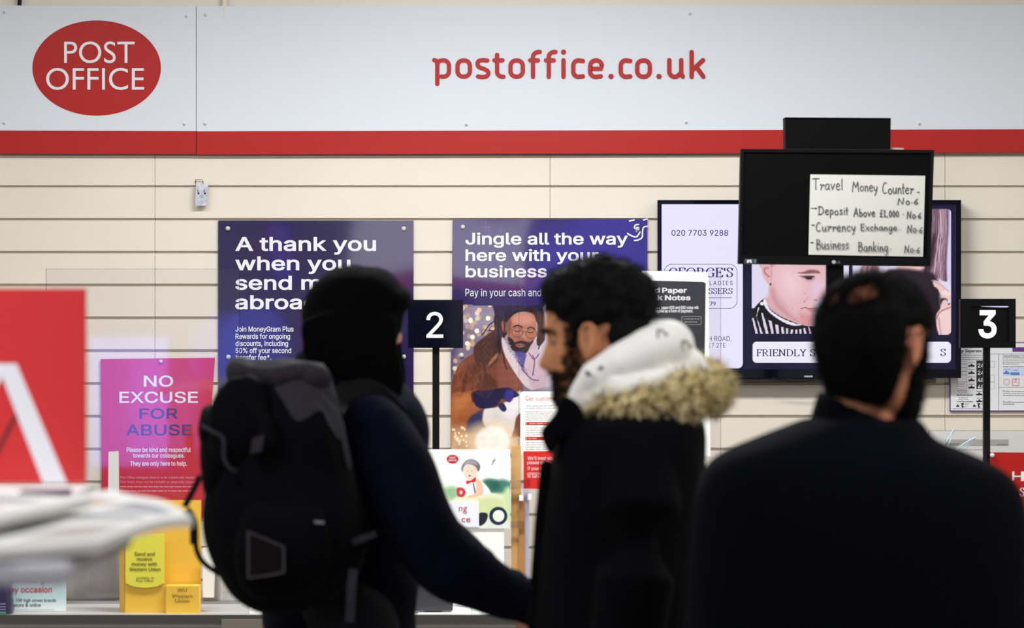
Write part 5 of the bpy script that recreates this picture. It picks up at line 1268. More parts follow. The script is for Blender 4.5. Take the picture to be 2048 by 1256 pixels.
# ---- the man in the parka (profile, facing left)
Y2 = 5.45
SKIN2 = skin_mat('warm_brown_skin', (196, 132, 92))
P2 = lambda x, y, dy=0.0: W(x, y, Y2) + Vector((0, dy, 0))
man2 = thing('person', 'man with curly black hair and beard in a fur trimmed parka, facing left', 'person', (P2(1255, 0).x, Y2, 0))
h2 = Head(P2(1192, 680), 164, 3, .97, .98, 1.03, 0, 1.2)
hip = Vector((P2(1240, 0).x, Y2, .93)); nb = P2(1236, 850)
body = body_mesh(h2, P2(1212, 735), nb, loft([(nb.x, Y2, .92, .11, .15), (nb.x, Y2, 1.1, .10, .14), (nb.x, Y2, 1.3, .11, .17), (nb.x, Y2, 1.39, .07, .14), (nb.x, Y2, 1.43, .05, .06)], 32),
    [tube([(nb.x + .01, Y2 + s * .13, 1.33), (nb.x + .03, Y2 + s * .2, 1.12), (nb.x - .02, Y2 + s * .2, .90)], [.05, .042, .03], 14) for s in (1, -1)] + [tube([(hip.x, Y2 + s * .085, .95), (hip.x - .01, Y2 + s * .09, .5), (hip.x + .02, Y2 + s * .09, .06)], [.085, .058, .042], 16) for s in (1, -1)],
    sum([hand_parts((nb.x - .022, Y2 + s * .2, .89), (-.25, 0, -1), (0, -s, 0), 1, .35) for s in (1, -1)], []))
obj('body', body, SKIN2, man2, True)
obj('trousers', union([tube([(hip.x, Y2 + s * .085, .98), (hip.x - .01, Y2 + s * .09, .5), (hip.x + .02, Y2 + s * .09, .07)], [.11, .083, .075], 18) for s in (1, -1)], .012), TROUSER, man2, True)
shoes(man2, [(hip.x, Y2 - .09), (hip.x, Y2 + .09)], (-1, .2), SHOE)
eyes(h2, man2, SKIN2); brows(h2, man2, HAIRB)
beard_f = lambda x, y, z: sm(-.03, -.05, z + .35 * np.clip(.035 - x, 0, .03) - .9 * np.clip(np.abs(y) - .052, 0, .02) ) * sm(.0, .02, x) * (1 - np.exp(-((z + .072) / .006) ** 2 - (y / .02) ** 2) * (x > .06)) * (1 - sm(-.059, -.050, z) * sm(.035, .055, x))
side_f = lambda x, y, z: sm(.008, .014, x) * sm(.046, .036, x) * sm(.03, .01, z) * sm(-.09, -.05, z)
bf2 = lambda x, y, z: np.maximum(beard_f(x, y, z), side_f(x, y, z) * (np.abs(y) > .04))
v, f = h2.shell(lambda x, y, z: bf2(x, y, z) * .9, .001); me = bpy.data.meshes.new('b'); me.from_pydata([tuple(q) for q in v], [], f); me.update()
P, N = sample(me, 8000); bpy.data.meshes.remove(me); obj('beard', strands(P, N, .010, .0009, .7, segs=2), HAIRB, man2)
# hair: lumpy curls
hb = [ellipsoid(P2(1200, 612), (.094, .088, .084)), ellipsoid(P2(1128, 578), (.040, .066, .038)), ellipsoid(P2(1115, 592), (.026, .056, .034)), ellipsoid(P2(1238, 650), (.062, .074, .062)), ellipsoid(P2(1268, 600), (.044, .072, .056)), ellipsoid(P2(1190, 560), (.060, .066, .036)), ellipsoid(P2(1236, 556), (.046, .062, .034)), ellipsoid(P2(1150, 625, -.04), (.018, .034, .05)), ellipsoid(P2(1148, 655, -.058), (.0085, .012, .036)), ellipsoid(P2(1240, 668, -.022), (.056, .068, .052)), ellipsoid(P2(1243, 690), (.048, .084, .040)), ellipsoid(P2(1222, 706), (.020, .074, .028))]
r = random.Random(9)
for k in range(110):
    a, b = r.uniform(0, 6.28), r.uniform(-.1, 1.5); d = Vector((math.cos(b) * math.cos(a), math.cos(b) * math.sin(a), math.sin(b)))
    hb.append(ellipsoid(P2(1200, 610) + Vector((d.x * .092, d.y * .086, d.z * .080)), (r.uniform(.008, .016),) * 3, nu=12, nv=8))
hm = union(hb, .005, 2, (.0018, 160)); hr = obj('hair', hm, HAIRB, man2, True)
P, N = sample(hm, 4200); v, f = strands(P + np.array(LOC[hr.name]), N, .017, .0009, .8, segs=5); obj('curls', (v, f), HAIRB, hr)
# white hood of the sweatshirt, bunched behind the neck
WHITE_CLOTH = mat('white_sweatshirt', (248, 247, 244), .9, bump=.12, bscale=60)
hp = []
for s, o in ((-1, 0), (1, .0)):
    hp.append(tube([P2(1163, 786, s * .072), P2(1186, 752, s * .088), P2(1230, 726, s * .092), P2(1282, 704, s * .080), P2(1330, 690, s * .055)], [.024, .030, .035, .042, .048], 18))
hp += [ellipsoid(P2(1335, 694), (.050, .085, .052)), ellipsoid(P2(1312, 690), (.052, .084, .048)), ellipsoid(P2(1382, 726), (.026, .07, .026)), ellipsoid(P2(1300, 752), (.095, .10, .035)), tube([P2(1165, 800, -.07), P2(1230, 776, -.095), P2(1330, 764, -.08), P2(1392, 752, -.03)], [.03, .036, .036, .03], 16), tube([P2(1165, 800, .07), P2(1230, 776, .095), P2(1330, 764, .08), P2(1392, 752, .03)], [.03, .036, .036, .03], 16)]
hood = union(hp, .005, 4, (.0025, 38, (1, 1, 1.4), 4)); ho = obj('hood', hood, WHITE_CLOTH, man2, True)
hood_w = hood.copy(); hood_w.transform(Matrix.Translation(LOC[ho.name])); bmh = bmesh.new(); bmh.from_mesh(hood_w); tree = BVHTree.FromBMesh(bmh)
def decal(poly, tree=tree, lift=.0012, st=.8):
    """ink printed on the cloth: the outline is laid onto the hood's own surface"""
    (xa, ya), (xb, yb) = np.min(poly, 0), np.max(poly, 0); V, Fs, idx = [], [], {}
    xs = np.arange(xa - 1, xb + 1.1, st); ys = np.arange(ya - 1, yb + 1.1, st); X, Yy = np.meshgrid(xs, ys); d = inside(poly, X, Yy)
    for j in range(len(ys)):
        for i in range(len(xs)):
            q = W(xs[i], ys[j], 1.0) - Vector((0, 0, EYE)); o = Vector((0, 0, EYE)); hit = tree.ray_cast(o, q.normalized())
            if hit[0] is not None: idx[j, i] = len(V); V.append(hit[0] + hit[1] * lift)
    for j in range(len(ys) - 1):
        for i in range(len(xs) - 1):
            q = [(j, i), (j + 1, i), (j + 1, i + 1), (j, i + 1)]
            if all(a in idx for a in q) and np.mean([d[a] for a in q]) > 0: Fs.append(tuple(idx[a] for a in q))
    return V, Fs
Zh = Zm(1280, 530, 5.46)
ink = []
for pl in ([(186, 706), (202, 706), (200, 800), (186, 806)], [(200, 704), (250, 712), (274, 730), (266, 745), (236, 728), (204, 726)], [(264, 742), (286, 752), (304, 740), (304, 776), (264, 776)], [(456, 818), (470, 822), (466, 905), (452, 908)], [(470, 820), (510, 836), (536, 860), (524, 872), (496, 850), (470, 842)], [(524, 872), (544, 880), (558, 860), (556, 906), (528, 906)], [(460, 922), (490, 928), (486, 938), (460, 936)]):
    ink.append(decal(Zh(pl)))
for pl in ([(1170, 741), (1180, 744), (1184, 753), (1174, 752)], [(1195, 736), (1206, 731), (1208, 737), (1198, 741)], [(1184, 754), (1190, 752), (1190, 756)]): ink.append(decal(pl))
obj('hood_print', join(*ink), mat('grey_black_print', (60, 58, 60), .8), ho)
# parka
cl = prows([(828, 1150, 1396, .15, 0), (845, 1126, 1408, .19, 0), (880, 1108, 1413, .21, 0), (940, 1094, 1411, .215, 0), (1000, 1086, 1405, .21, 0), (1080, 1077, 1398, .205, 0), (1180, 1069, 1394, .205, 0), (1300, 1062, 1392, .21, 0), (1440, 1060, 1392, .22, 0), (1478, 1062, 1390, .215, 0)], Y2, 4)
pk = [loft(cl, 48, 2.5)]
for s in (1, -1): pk.append(tube([P2(1265, 915, s * .15), P2(1272, 1010, s * .2), P2(1262, 1130, s * .215), P2(1240, 1270, s * .21), P2(1215, 1400, s * .2)], [.075, .074, .07, .064, .056], 20))
pk.append(tube([P2(1165, 838, -.07), P2(1260, 846, -.13), P2(1370, 838, -.10)], [.03, .034, .03], 14))
pk.append(tube([P2(1165, 838, .07), P2(1260, 846, .13), P2(1370, 838, .10)], [.03, .034, .03], 14))
parka = union(pk, .007, 4, (.004, 30, (1, 1, .6), 2))
pa = obj('parka', parka, BLACK_CLOTH, man2, True)
fl = [(1117, 806), (1131, 792), (1160, 812), (1166, 846), (1140, 872), (1118, 884), (1104, 909), (1094, 903), (1084, 878), (1083, 862), (1098, 843), (1112, 826)]
v, f = slab(cr(fl, 3, True), Y2 - .13, .05); obj('collar_flap', union([(v, f)], .006, 3), BLACK_CLOTH, pa, True)
obj('front_placket', tube([P2(1092, 930, -.05), P2(1083, 1040, -.05), P2(1072, 1180, -.05), P2(1064, 1320, -.05)], [.012, .014, .013, .012], 12), BLACK_CLOTH, pa, True)
# fur trim
FUR = bpy.data.materials.new('tan_fur'); FUR.use_nodes = True
nt = FUR.node_tree; b = nt.nodes['Principled BSDF']; b.inputs['Roughness'].default_value = .7
tc = nt.nodes.new('ShaderNodeTexCoord'); n1 = nt.nodes.new('ShaderNodeTexNoise'); n1.inputs['Scale'].default_value = 58; n1.inputs['Detail'].default_value = 4
rp = nt.nodes.new('ShaderNodeValToRGB'); e = rp.color_ramp.elements
e[0].position = .40; e[0].color = srgb((70, 54, 38)); e[1].position = .60; e[1].color = srgb((244, 230, 188)); k = e.new(.48); k.color = srgb((220, 198, 138))
nt.links.new(tc.outputs['Object'], n1.inputs['Vector']); nt.links.new(n1.outputs['Fac'], rp.inputs['Fac']); nt.links.new(rp.outputs['Color'], b.inputs['Base Color'])
rpts = []
for a in np.linspace(0, 2 * math.pi, 40, endpoint=False):
    c_, s_ = math.cos(a), math.sin(a)
    px = 1292 + 130 * c_; py = 799 - 20 * c_ - 24 * max(0, s_)
    rpts.append(P2(px, py, .125 * s_))
rads = [(.034 + .006 * math.sin(5 * a) + .004 * math.sin(11 * a + 1)) * (.86 + .16 * math.cos(a)) for a in np.linspace(0, 6.28, 41)]
core = union([tube(rpts + [rpts[0]], rads, 16)], .006, 2, (.006, 90))
fu = obj('fur_trim', core, FUR, man2, True)
P, N = sample(core, 11000); P = P + np.array(LOC[fu.name])
v, f = strands(P, N, .026, .0013, .45, (0, 0, -.25), segs=3); obj('fur_strands', (v, f), FUR, fu)

# ---- the man in the fur hat, with a backpack (seen from behind, facing right)
Y1 = 6.0
P1 = lambda x, y, dy=0.0: W(x, y, Y1) + Vector((0, dy, 0))
SKIN1 = skin_mat('fair_skin', (222, 160, 138))
man1 = thing('person', 'man in a black fur hat and dark jacket reaching right, wearing a backpack', 'person', (P1(690, 0).x, Y1, 0))
h1 = Head(P1(713, 640), 22, 2, .90, .93, .92)
nb = P1(695, 800)
shR = P1(765, 868, -.19)
armR = [shR, P1(815, 960, -.22), P1(866, 1062, -.22), P1(925, 1122, -.2), P1(985, 1160, -.17), P1(1040, 1188, -.14)]
wr = P1(1046, 1196, -.14)
armL = [P1(700, 870, .2), P1(760, 990, .24), P1(860, 1100, .2), P1(960, 1165, .12)]
body = body_mesh(h1, P1(705, 700), nb, loft([(nb.x + .0, Y1 + .03, .92, .11, .13), (nb.x + .02, Y1 + .04, 1.1, .09, .11), (nb.x + .02, Y1 + .04, 1.3, .09, .12), (nb.x, Y1 + .02, 1.38, .06, .10), (nb.x, Y1, 1.43, .05, .06)], 32),
    [tube(armR + [wr], [.05, .045, .04, .036, .032, .028, .027], 14), tube(armL, [.05, .045, .038, .028], 14)] + [tube([(nb.x, Y1 + s * .085, .95), (nb.x + .03, Y1 + s * .09, .5), (nb.x + .0, Y1 + s * .09, .06)], [.085, .058, .042], 16) for s in (1, -1)],
    hand_parts(wr, (.75, .1, -.65), (.3, .9, -.1), 1, .5) + hand_parts(armL[-1], (.9, -.2, -.3), (0, -.4, -.8), 1, .4))
obj('body', body, SKIN1, man1, True)
obj('trousers', union([tube([(nb.x, Y1 + s * .085, .98), (nb.x + .03, Y1 + s * .09, .5), (nb.x, Y1 + s * .09, .07)], [.115, .085, .075], 18) for s in (1, -1)], .012), TROUSER, man1, True)
shoes(man1, [(nb.x, Y1 - .09), (nb.x, Y1 + .09)], (1, .5), SHOE)
eyes(h1, man1, SKIN1)
HATM = mat('black_hat_wool', (5, 5, 7), .95, spec=.05, bump=.3, bscale=150)
hat = [ellipsoid(P1(706, 629), (.103, .105, .100)), ellipsoid(P1(744, 602), (.066, .094, .070)), ellipsoid(P1(690, 660), (.080, .098, .07)), ellipsoid(P1(668, 650), (.056, .07, .075))]
fw = (h1.M.to_3x3() @ Vector((1, 0, 0))); lf = (h1.M.to_3x3() @ Vector((0, 1, 0)))
hc = P1(714, 597)
bp_ = [hc + fw * (.086 * math.cos(a)) + lf * (.088 * math.sin(a)) for a in np.linspace(-1.35, 1.35, 9)]
hat.append(tube(bp_, [.016, .021, .025, .027, .028, .027, .025, .021, .016], 16, 1.0))
for s in (-1, 1):
    ctr = P1(712, 700) + lf * (s * .095)
    fp = [(618, 640), (700, 622), (788, 634), (794, 660), (799, 700), (806, 735), (808, 772), (803, 800), (795, 811), (770, 795), (735, 776), (690, 752), (640, 728), (617, 712), (614, 680)]
    yd = Y1 - .105 if s < 0 else Y1 + .07
    pts = [(p.x, p.z) for p in (W(x, y, Y1) for x, y in cr(fp, 3, True))]
    n = len(pts); v = [Vector((x, yd + (0 if s < 0 else 0) + .55 * (x - P1(712, 0).x) * .45, z)) for x, z in pts] + [Vector((x, yd + .038 + .55 * (x - P1(712, 0).x) * .45, z)) for x, z in pts]
    hat.append((v, [tuple(range(n)), tuple(range(2 * n - 1, n - 1, -1))] + [(i, i + n, (i + 1) % n + n, (i + 1) % n) for i in range(n)]))
hatm = union(hat, .0055, 5, (.0015, 60)); ha = obj('fur_hat', hatm, HATM, man1, True)
P, N = sample(hatm, 5000); v, f = strands(P + np.array(LOC[ha.name]), N, .007, .0007, .6, segs=2); obj('hat_fur', (v, f), HATM, ha)
# jacket
jr = prows([(738, 640, 776, .075, 0), (765, 626, 800, .10, 0), (800, 616, 828, .15, 0), (850, 606, 850, .17, .03), (910, 600, 858, .17, .04), (1000, 590, 852, .165, .04), (1100, 570, 838, .16, .03), (1200, 530, 832, .17, .01), (1256, 527, 832, .185, 0), (1380, 524, 838, .19, 0), (1410, 526, 836, .185, 0)], Y1, 4)
jk = [loft(jr, 48, 2.4), tube([P1(655, 752), P1(705, 748)], [.075, .078], 22)]
sl = cr([tuple(P1(752, 872, -.16)), tuple(P1(790, 930, -.2)), tuple(P1(834, 1010, -.22)), tuple(P1(876, 1078, -.22)), tuple(P1(930, 1126, -.2)), tuple(P1(988, 1165, -.17)), tuple(P1(1032, 1184, -.14))], 3)
rs = np.interp(np.linspace(0, 6, len(sl)), range(7), [.086, .080, .072, .069, .064, .056, .047])
jk.append(tube(sl, list(rs), 24))
jk += [ellipsoid(P1(905, 1058, -.215), (.040, .05, .026)), ellipsoid(P1(960, 1106, -.19), (.034, .05, .026)), ellipsoid(P1(1018, 1158, -.15), (.038, .045, .034)), ellipsoid(P1(860, 1000, -.215), (.03, .05, .05)), tube([P1(1022, 1180, -.145), P1(1046, 1192, -.14)], [.046, .040], 20)]
jk.append(tube([P1(700, 872, .16), P1(760, 990, .22), P1(860, 1095, .18), P1(950, 1160, .12)], [.08, .072, .06, .05], 20))
jacket = union(jk, .006, 3, (.0075, 34, (1, 1, 1), 8)); ja = obj('jacket', jacket, NAVY_CLOTH, man1, True)
obj('neck_gaiter', union([loft(prows([(690, 622, 790, .085, 0), (715, 614, 796, .092, 0), (745, 616, 800, .095, 0), (768, 640, 806, .09, 0), (785, 690, 806, .07, 0)], Y1, 4), 36, 2.2)], .006, 3, (.003, 40)), HATM, man1, True)
obj('cuff', tube([P1(1044, 1191, -.14), P1(1058, 1200, -.14)], [.040, .037], 20), BLACK_CLOTH, ja, True)

# ---- the backpack, a thing of its own
YB1 = 5.72
B = lambda x, y, dy=0.0: W(x, y, YB1) + Vector((0, dy, 0))
PACK = mat('black_nylon', (5, 5, 9), .8, spec=.06, noise=.15, scale=40, bump=.25, bscale=40)
PACKG = mat('charcoal_nylon', (44, 42, 49), .8, spec=.1, noise=.12, scale=40, bump=.25, bscale=40)
STRAP = mat('black_webbing', (12, 12, 15), .7, spec=.15)
pack = thing('backpack', 'large black roll-top backpack with charcoal top worn by the man in the fur hat', 'backpack', B(570, 1228))
pr = [(760, 470, 655, .085, 0), (800, 452, 672, .105, 0), (850, 436, 688, .12, 0), (900, 420, 700, .13, 0), (950, 412, 708, .135, 0), (1010, 406, 722, .14, 0), (1060, 412, 732, .14, 0), (1110, 428, 728, .135, 0), (1150, 446, 712, .12, 0), (1185, 466, 682, .10, 0), (1210, 496, 640, .08, 0), (1224, 530, 600, .05, 0)]
main = union([loft(prows(pr, YB1, 4), 48, 2.7), ellipsoid(B(560, 1060, -.10), (.09, .05, .09)), ellipsoid(B(600, 900, -.09), (.07, .04, .10))], .006, 4, (.0075, 22, (1, 1, 1), 12))
obj('main_compartment', main, PACK, pack, True)
top = union([loft(prows([(722, 486, 640, .012, -.02), (732, 474, 650, .04, -.01), (752, 466, 662, .07, 0), (790, 452, 674, .10, 0), (830, 444, 680, .108, 0)], YB1, 4), 40, 2.6), tube([B(490, 728, -.03), B(500, 742, -.06), B(560, 752, -.085), B(630, 738, -.06), B(646, 730, -.02)], [.012, .014, .016, .014, .011], 12), ellipsoid(B(484, 742, -.03), (.026, .05, .028)), ellipsoid(B(630, 752, -.03), (.034, .055, .03))], .005, 3, (.006, 40, (1, 1, 1), 5))
obj('roll_top', top, PACKG, pack, True, label='charcoal roll-top')
def world_tree(*obs):
    bm_ = bmesh.new()
    for o_ in obs:
        m_ = o_.data.copy(); m_.transform(Matrix.Translation(LOC[o_.name])); bm_.from_mesh(m_)
    return BVHTree.FromBMesh(bm_)
ptree = world_tree(*[o_ for o_ in pack.children if o_.name.split('.')[0] in ('main_compartment', 'roll_top')])
obj('top_panel', decal(cr([(545, 752), (600, 735), (652, 742), (668, 790), (680, 850), (676, 880), (655, 850), (640, 822), (610, 838), (592, 842), (570, 810), (552, 780)], 4, True), ptree, .003, 2.0), PACKG, pack, True, label='charcoal panel')
obj('edge_panel', decal(cr([(668, 800), (682, 830), (692, 890), (700, 930), (694, 940), (684, 900), (674, 850)], 4, True), ptree, .003, 2.0), PACKG, pack, True, label='charcoal edge')
fl = union([tube(cr([tuple(B(x, y, d)) for x, y, d in ((480, 770, -.105), (510, 800, -.125), (540, 840, -.14), (546, 875, -.145))], 4), [.02] * 13, 14), ellipsoid(B(478, 850, -.10), (.05, .04, .09)), ellipsoid(B(505, 830, -.11), (.05, .035, .08))], .006, 4, (.004, 40))
obj('front_flap', fl, PACK, pack, True)
obj('strap_patch', slab([(504, 878), (528, 868), (524, 902), (500, 908)], YB1 - .168, .02), PACKG, pack, label='charcoal patch')
sp = union([ellipsoid(B(428, 855, -.03), (.024, .07, .042)), ellipsoid(B(436, 930, -.03), (.032, .08, .09)), ellipsoid(B(426, 826, -.03), (.018, .05, .014))], .005, 3, (.004, 50))
obj('side_pocket', sp, PACK, pack, True)
obj('pocket_cord', tube(cr([tuple(B(x, y, d)) for x, y, d in ((416, 848, -.11), (440, 858, -.135), (462, 872, -.15), (463, 905, -.155), (472, 925, -.155), (485, 934, -.15))], 5), .004, 8), PACKG, pack, True, label='charcoal cord')
fp = union([loft(prows([(990, 505, 640, .03, -.11), (1020, 490, 662, .05, -.115), (1100, 478, 672, .055, -.11), (1160, 490, 650, .05, -.095), (1190, 520, 620, .03, -.085)], YB1, 4), 36, 3)], .006, 4, (.004, 30))
fpo = obj('front_pocket', fp, PACK, pack, True)
obj('zip_puller', slab([(620, 1040), (648, 1043), (648, 1048), (621, 1046)], YB1 - .158, .006), mat('steel_grey', (120, 118, 126), .4), fpo)
pt = [(494, 1060), (570, 1092), (570, 1146), (546, 1152), (494, 1158)]
lpch = obj('leather_patch', slab(pt, YB1 - .176, .012), mat('dark_brown_leather', (14, 9, 11), .6, spec=.08), pack)
inn = [(499, 1067), (565, 1095), (565, 1142), (545, 1147), (499, 1153)]
obj('patch_border', ring(pt, inn, YB1 - .1765), mat('worn_edge', (44, 38, 44), .5), lpch)
def webbing(name, pts, wd, m, parent, th=.003):
    """flat strap: width wd across its path"""
    P_ = [Vector(p) for p in cr([tuple(q) for q in pts], 5)]; V, Fs = [], []
    for i, p in enumerate(P_):
        d = (P_[min(len(P_) - 1, i + 1)] - P_[max(0, i - 1)]).normalized(); s = d.cross(Vector((0, 1, 0)))
        s = s.normalized() if s.length > .05 else Vector((1, 0, 0)); u = s.cross(d)
        for a, c in ((-1, -1), (1, -1), (1, 1), (-1, 1)): V.append(p + s * a * wd / 2 + u * c * th / 2)
    for i in range(len(P_) - 1):
        for k in range(4): Fs.append((i * 4 + k, i * 4 + (k + 1) % 4, i * 4 + 4 + (k + 1) % 4, i * 4 + 4 + k))
    Fs += [(3, 2, 1, 0), tuple(len(V) - 4 + k for k in range(4))]
    return obj(name, (V, Fs), m, parent)
webbing('shoulder_strap', [B(662, 822, -.02), P1(690, 792, -.165), P1(722, 781, -.15), P1(756, 786, -.14), P1(800, 830, -.12)], .05, STRAP, pack, .012)
webbing('shoulder_strap', [B(640, 780, .13), P1(690, 792, .14), P1(740, 800, .16), P1(800, 850, .17)], .05, STRAP, pack, .012)
webbing('compression_strap', [B(404, 950, -.03), B(390, 980, -.04), B(375, 1010, -.05)], .012, STRAP, pack)
webbing('compression_strap', [B(378, 1016, -.05), B(392, 1040, -.05), B(394, 1085, -.05)], .016, STRAP, pack)
webbing('compression_strap', [B(394, 1060, -.05), B(400, 1100, -.05), B(416, 1126, -.04), B(448, 1150, -.02)], .010, STRAP, pack)
webbing('hanging_strap', [B(712, 1130, -.10), B(709, 1170, -.11), B(706, 1232, -.11)], .017, PACKG, pack)
webbing('side_strap', [B(712, 1076, -.11), B(735, 1066, -.12), B(756, 1060, -.10)], .012, PACKG, pack)

# ---- the man in the dark coat (seen from behind)
Y3 = 4.87
P3 = lambda x, y, dy=0.0: W(x, y, Y3) + Vector((0, dy, 0))
SKIN3 = skin_mat('tan_skin', (184, 118, 88))
man3 = thing('person', 'broad man in a black coat seen from behind with short thinning dark hair', 'person', (P3(1715, 0).x, Y3, 0))
h3 = Head(P3(1750, 692), 47, 3, 1.0, 1.04, 1.03)
cx3 = P3(1715, 0).x
body = body_mesh(h3, P3(1728, 770), P3(1720, 900), loft([(cx3, Y3, .92, .15, .12), (cx3, Y3, 1.1, .15, .11), (cx3, Y3, 1.3, .18, .11), (cx3, Y3, 1.38, .14, .07), (cx3, Y3, 1.42, .06, .05)], 32),
    [tube([(cx3 + s * .16, Y3, 1.28), (cx3 + s * .205, Y3, 1.08), (cx3 + s * .21, Y3 + .1, .85)], [.05, .042, .03], 14) for s in (1, -1)] + [tube([(cx3 + s * .09, Y3, .95), (cx3 + s * .1, Y3 + .01, .5), (cx3 + s * .1, Y3 - .02, .06)], [.09, .06, .042], 16) for s in (1, -1)],
    sum([hand_parts((cx3 + s * .22, Y3 + .105, .84), (0, .3, -1), (-s, 0, 0), 1, .35) for s in (1, -1)], []))
obj('body', body, SKIN3, man3, True)
obj('trousers', union([tube([(cx3 + s * .09, Y3, .98), (cx3 + s * .1, Y3 + .01, .5), (cx3 + s * .1, Y3 - .02, .07)], [.12, .09, .078], 18) for s in (1, -1)], .012), TROUSER, man3, True)
shoes(man3, [(cx3 - .1, Y3), (cx3 + .1, Y3)], (.2, 1), SHOE)
eyes(h3, man3, SKIN3); brows(h3, man3, HAIRB)
hair3 = lambda x, y, z: np.maximum(sm(-.105, -.078, z) * sm(-.022, -.034, x), sm(.026, .040, z - .25 * np.clip(x, 0, .1) * (np.abs(y) < .05))) * sm(.092, .07, x + .0 * z)
HAIR3 = mat('dark_brown_black_hair', (7, 6, 6), .8, spec=.08)
def on_head(px, py):
    tr = BVHTree.FromPolygons(*[[tuple(q) for q in h3.w(z)] if i == 0 else z for i, z in enumerate(grid_mesh(h3.G))])
    hit = tr.ray_cast(Vector((0, 0, EYE)), (W(px, py, 1.0) - Vector((0, 0, EYE))).normalized())
    return h3.M.inverted() @ hit[0]
bald = [(on_head(1668, 600), .020), (on_head(1740, 582), .026), (on_head(1712, 596), .017)]
def thin3(x, y, z):
    m = hair3(x, y, z)
    for c, r_ in bald: m = m * (1 - .8 * np.exp(-((x * h3.k[0] - c.x) ** 2 + (y * h3.k[1] - c.y) ** 2 + (z * h3.k[2] - c.z) ** 2) / r_ ** 2))
    return m
hs3 = obj('hair', h3.shell(lambda x, y, z: np.where(thin3(x, y, z) > .36, thin3(x, y, z), 0), .008, .0005), HAIR3, man3, True)
v, f = h3.shell(hair3, .006); me = bpy.data.meshes.new('b'); me.from_pydata([tuple(q) for q in v], [], f); me.update()
Pw, N = sample(me, 15000); bpy.data.meshes.remove(me)
v, f = strands(Pw, N, .012, .0007, .7, (0, 0, -.4), segs=2); obj('hair_strands', (v, f), HAIR3, hs3)
bd3 = obj('beard', h3.shell(lambda x, y, z: np.maximum(beard_f(x, y, z), side_f(x, y, z) * (np.abs(y) > .04)), .010), HAIR3, man3, True)
P, N = sample(bd3.data, 2600); v, f = strands(P + np.array(LOC[bd3.name]), N, .011, .0006, .6, segs=2); obj('beard_hair', (v, f), HAIR3, bd3)
cr_ = prows([(838, 1612, 1838, .085, .0), (856, 1566, 1850, .105, 0), (880, 1506, 1872, .125, 0), (902, 1454, 1925, .14, 0), (925, 1420, 1975, .15, 0), (955, 1402, 2018, .158, 0), (1000, 1390, 2042, .165, 0), (1080, 1382, 2056, .17, 0), (1170, 1376, 2064, .17, 0), (1270, 1370, 2070, .17, 0), (1420, 1366, 2072, .175, 0), (1560, 1376, 2062, .18, 0), (1585, 1380, 2058, .175, 0)], Y3, 5)
ct = [loft(cr_, 56, 2.5)]
for s in (1, -1): ct.append(tube([(cx3 + s * .175, Y3, 1.24), (cx3 + s * .205, Y3 + .0, 1.06), (cx3 + s * .205, Y3 + .09, .88)], [.08, .07, .055], 20))
coat = union(ct, .007, 4, (.003, 24, (1, 1, .5), 3)); co_ = obj('coat', coat, COAT_CLOTH, man3, True)
# stand collar: a thick band round the neck, lower at the back right where the neck shows
cv, cf = [], []; ns = 40
cc = P3(1738, 0); 
for i in range(ns):
    a = 2 * math.pi * i / ns; c_, s_ = math.cos(a), math.sin(a)
    topz = W(0, 818 + 38 * c_ - 6 * s_, Y3).z; botz = W(0, 885, Y3).z
    for rr_, zz in ((1.0, topz), (1.13, topz - .006), (1.45, botz), (1.0, botz)):
        cv.append((cc.x + .074 * rr_ * c_, Y3 + .01 + .074 * rr_ * s_, zz))
for i in range(ns):
    j = (i + 1) % ns
    for k in range(4): cf.append((i * 4 + k, j * 4 + k, j * 4 + (k + 1) % 4, i * 4 + (k + 1) % 4))
obj('collar', union([(cv, cf)], .005, 3), COAT_CLOTH, co_, True)

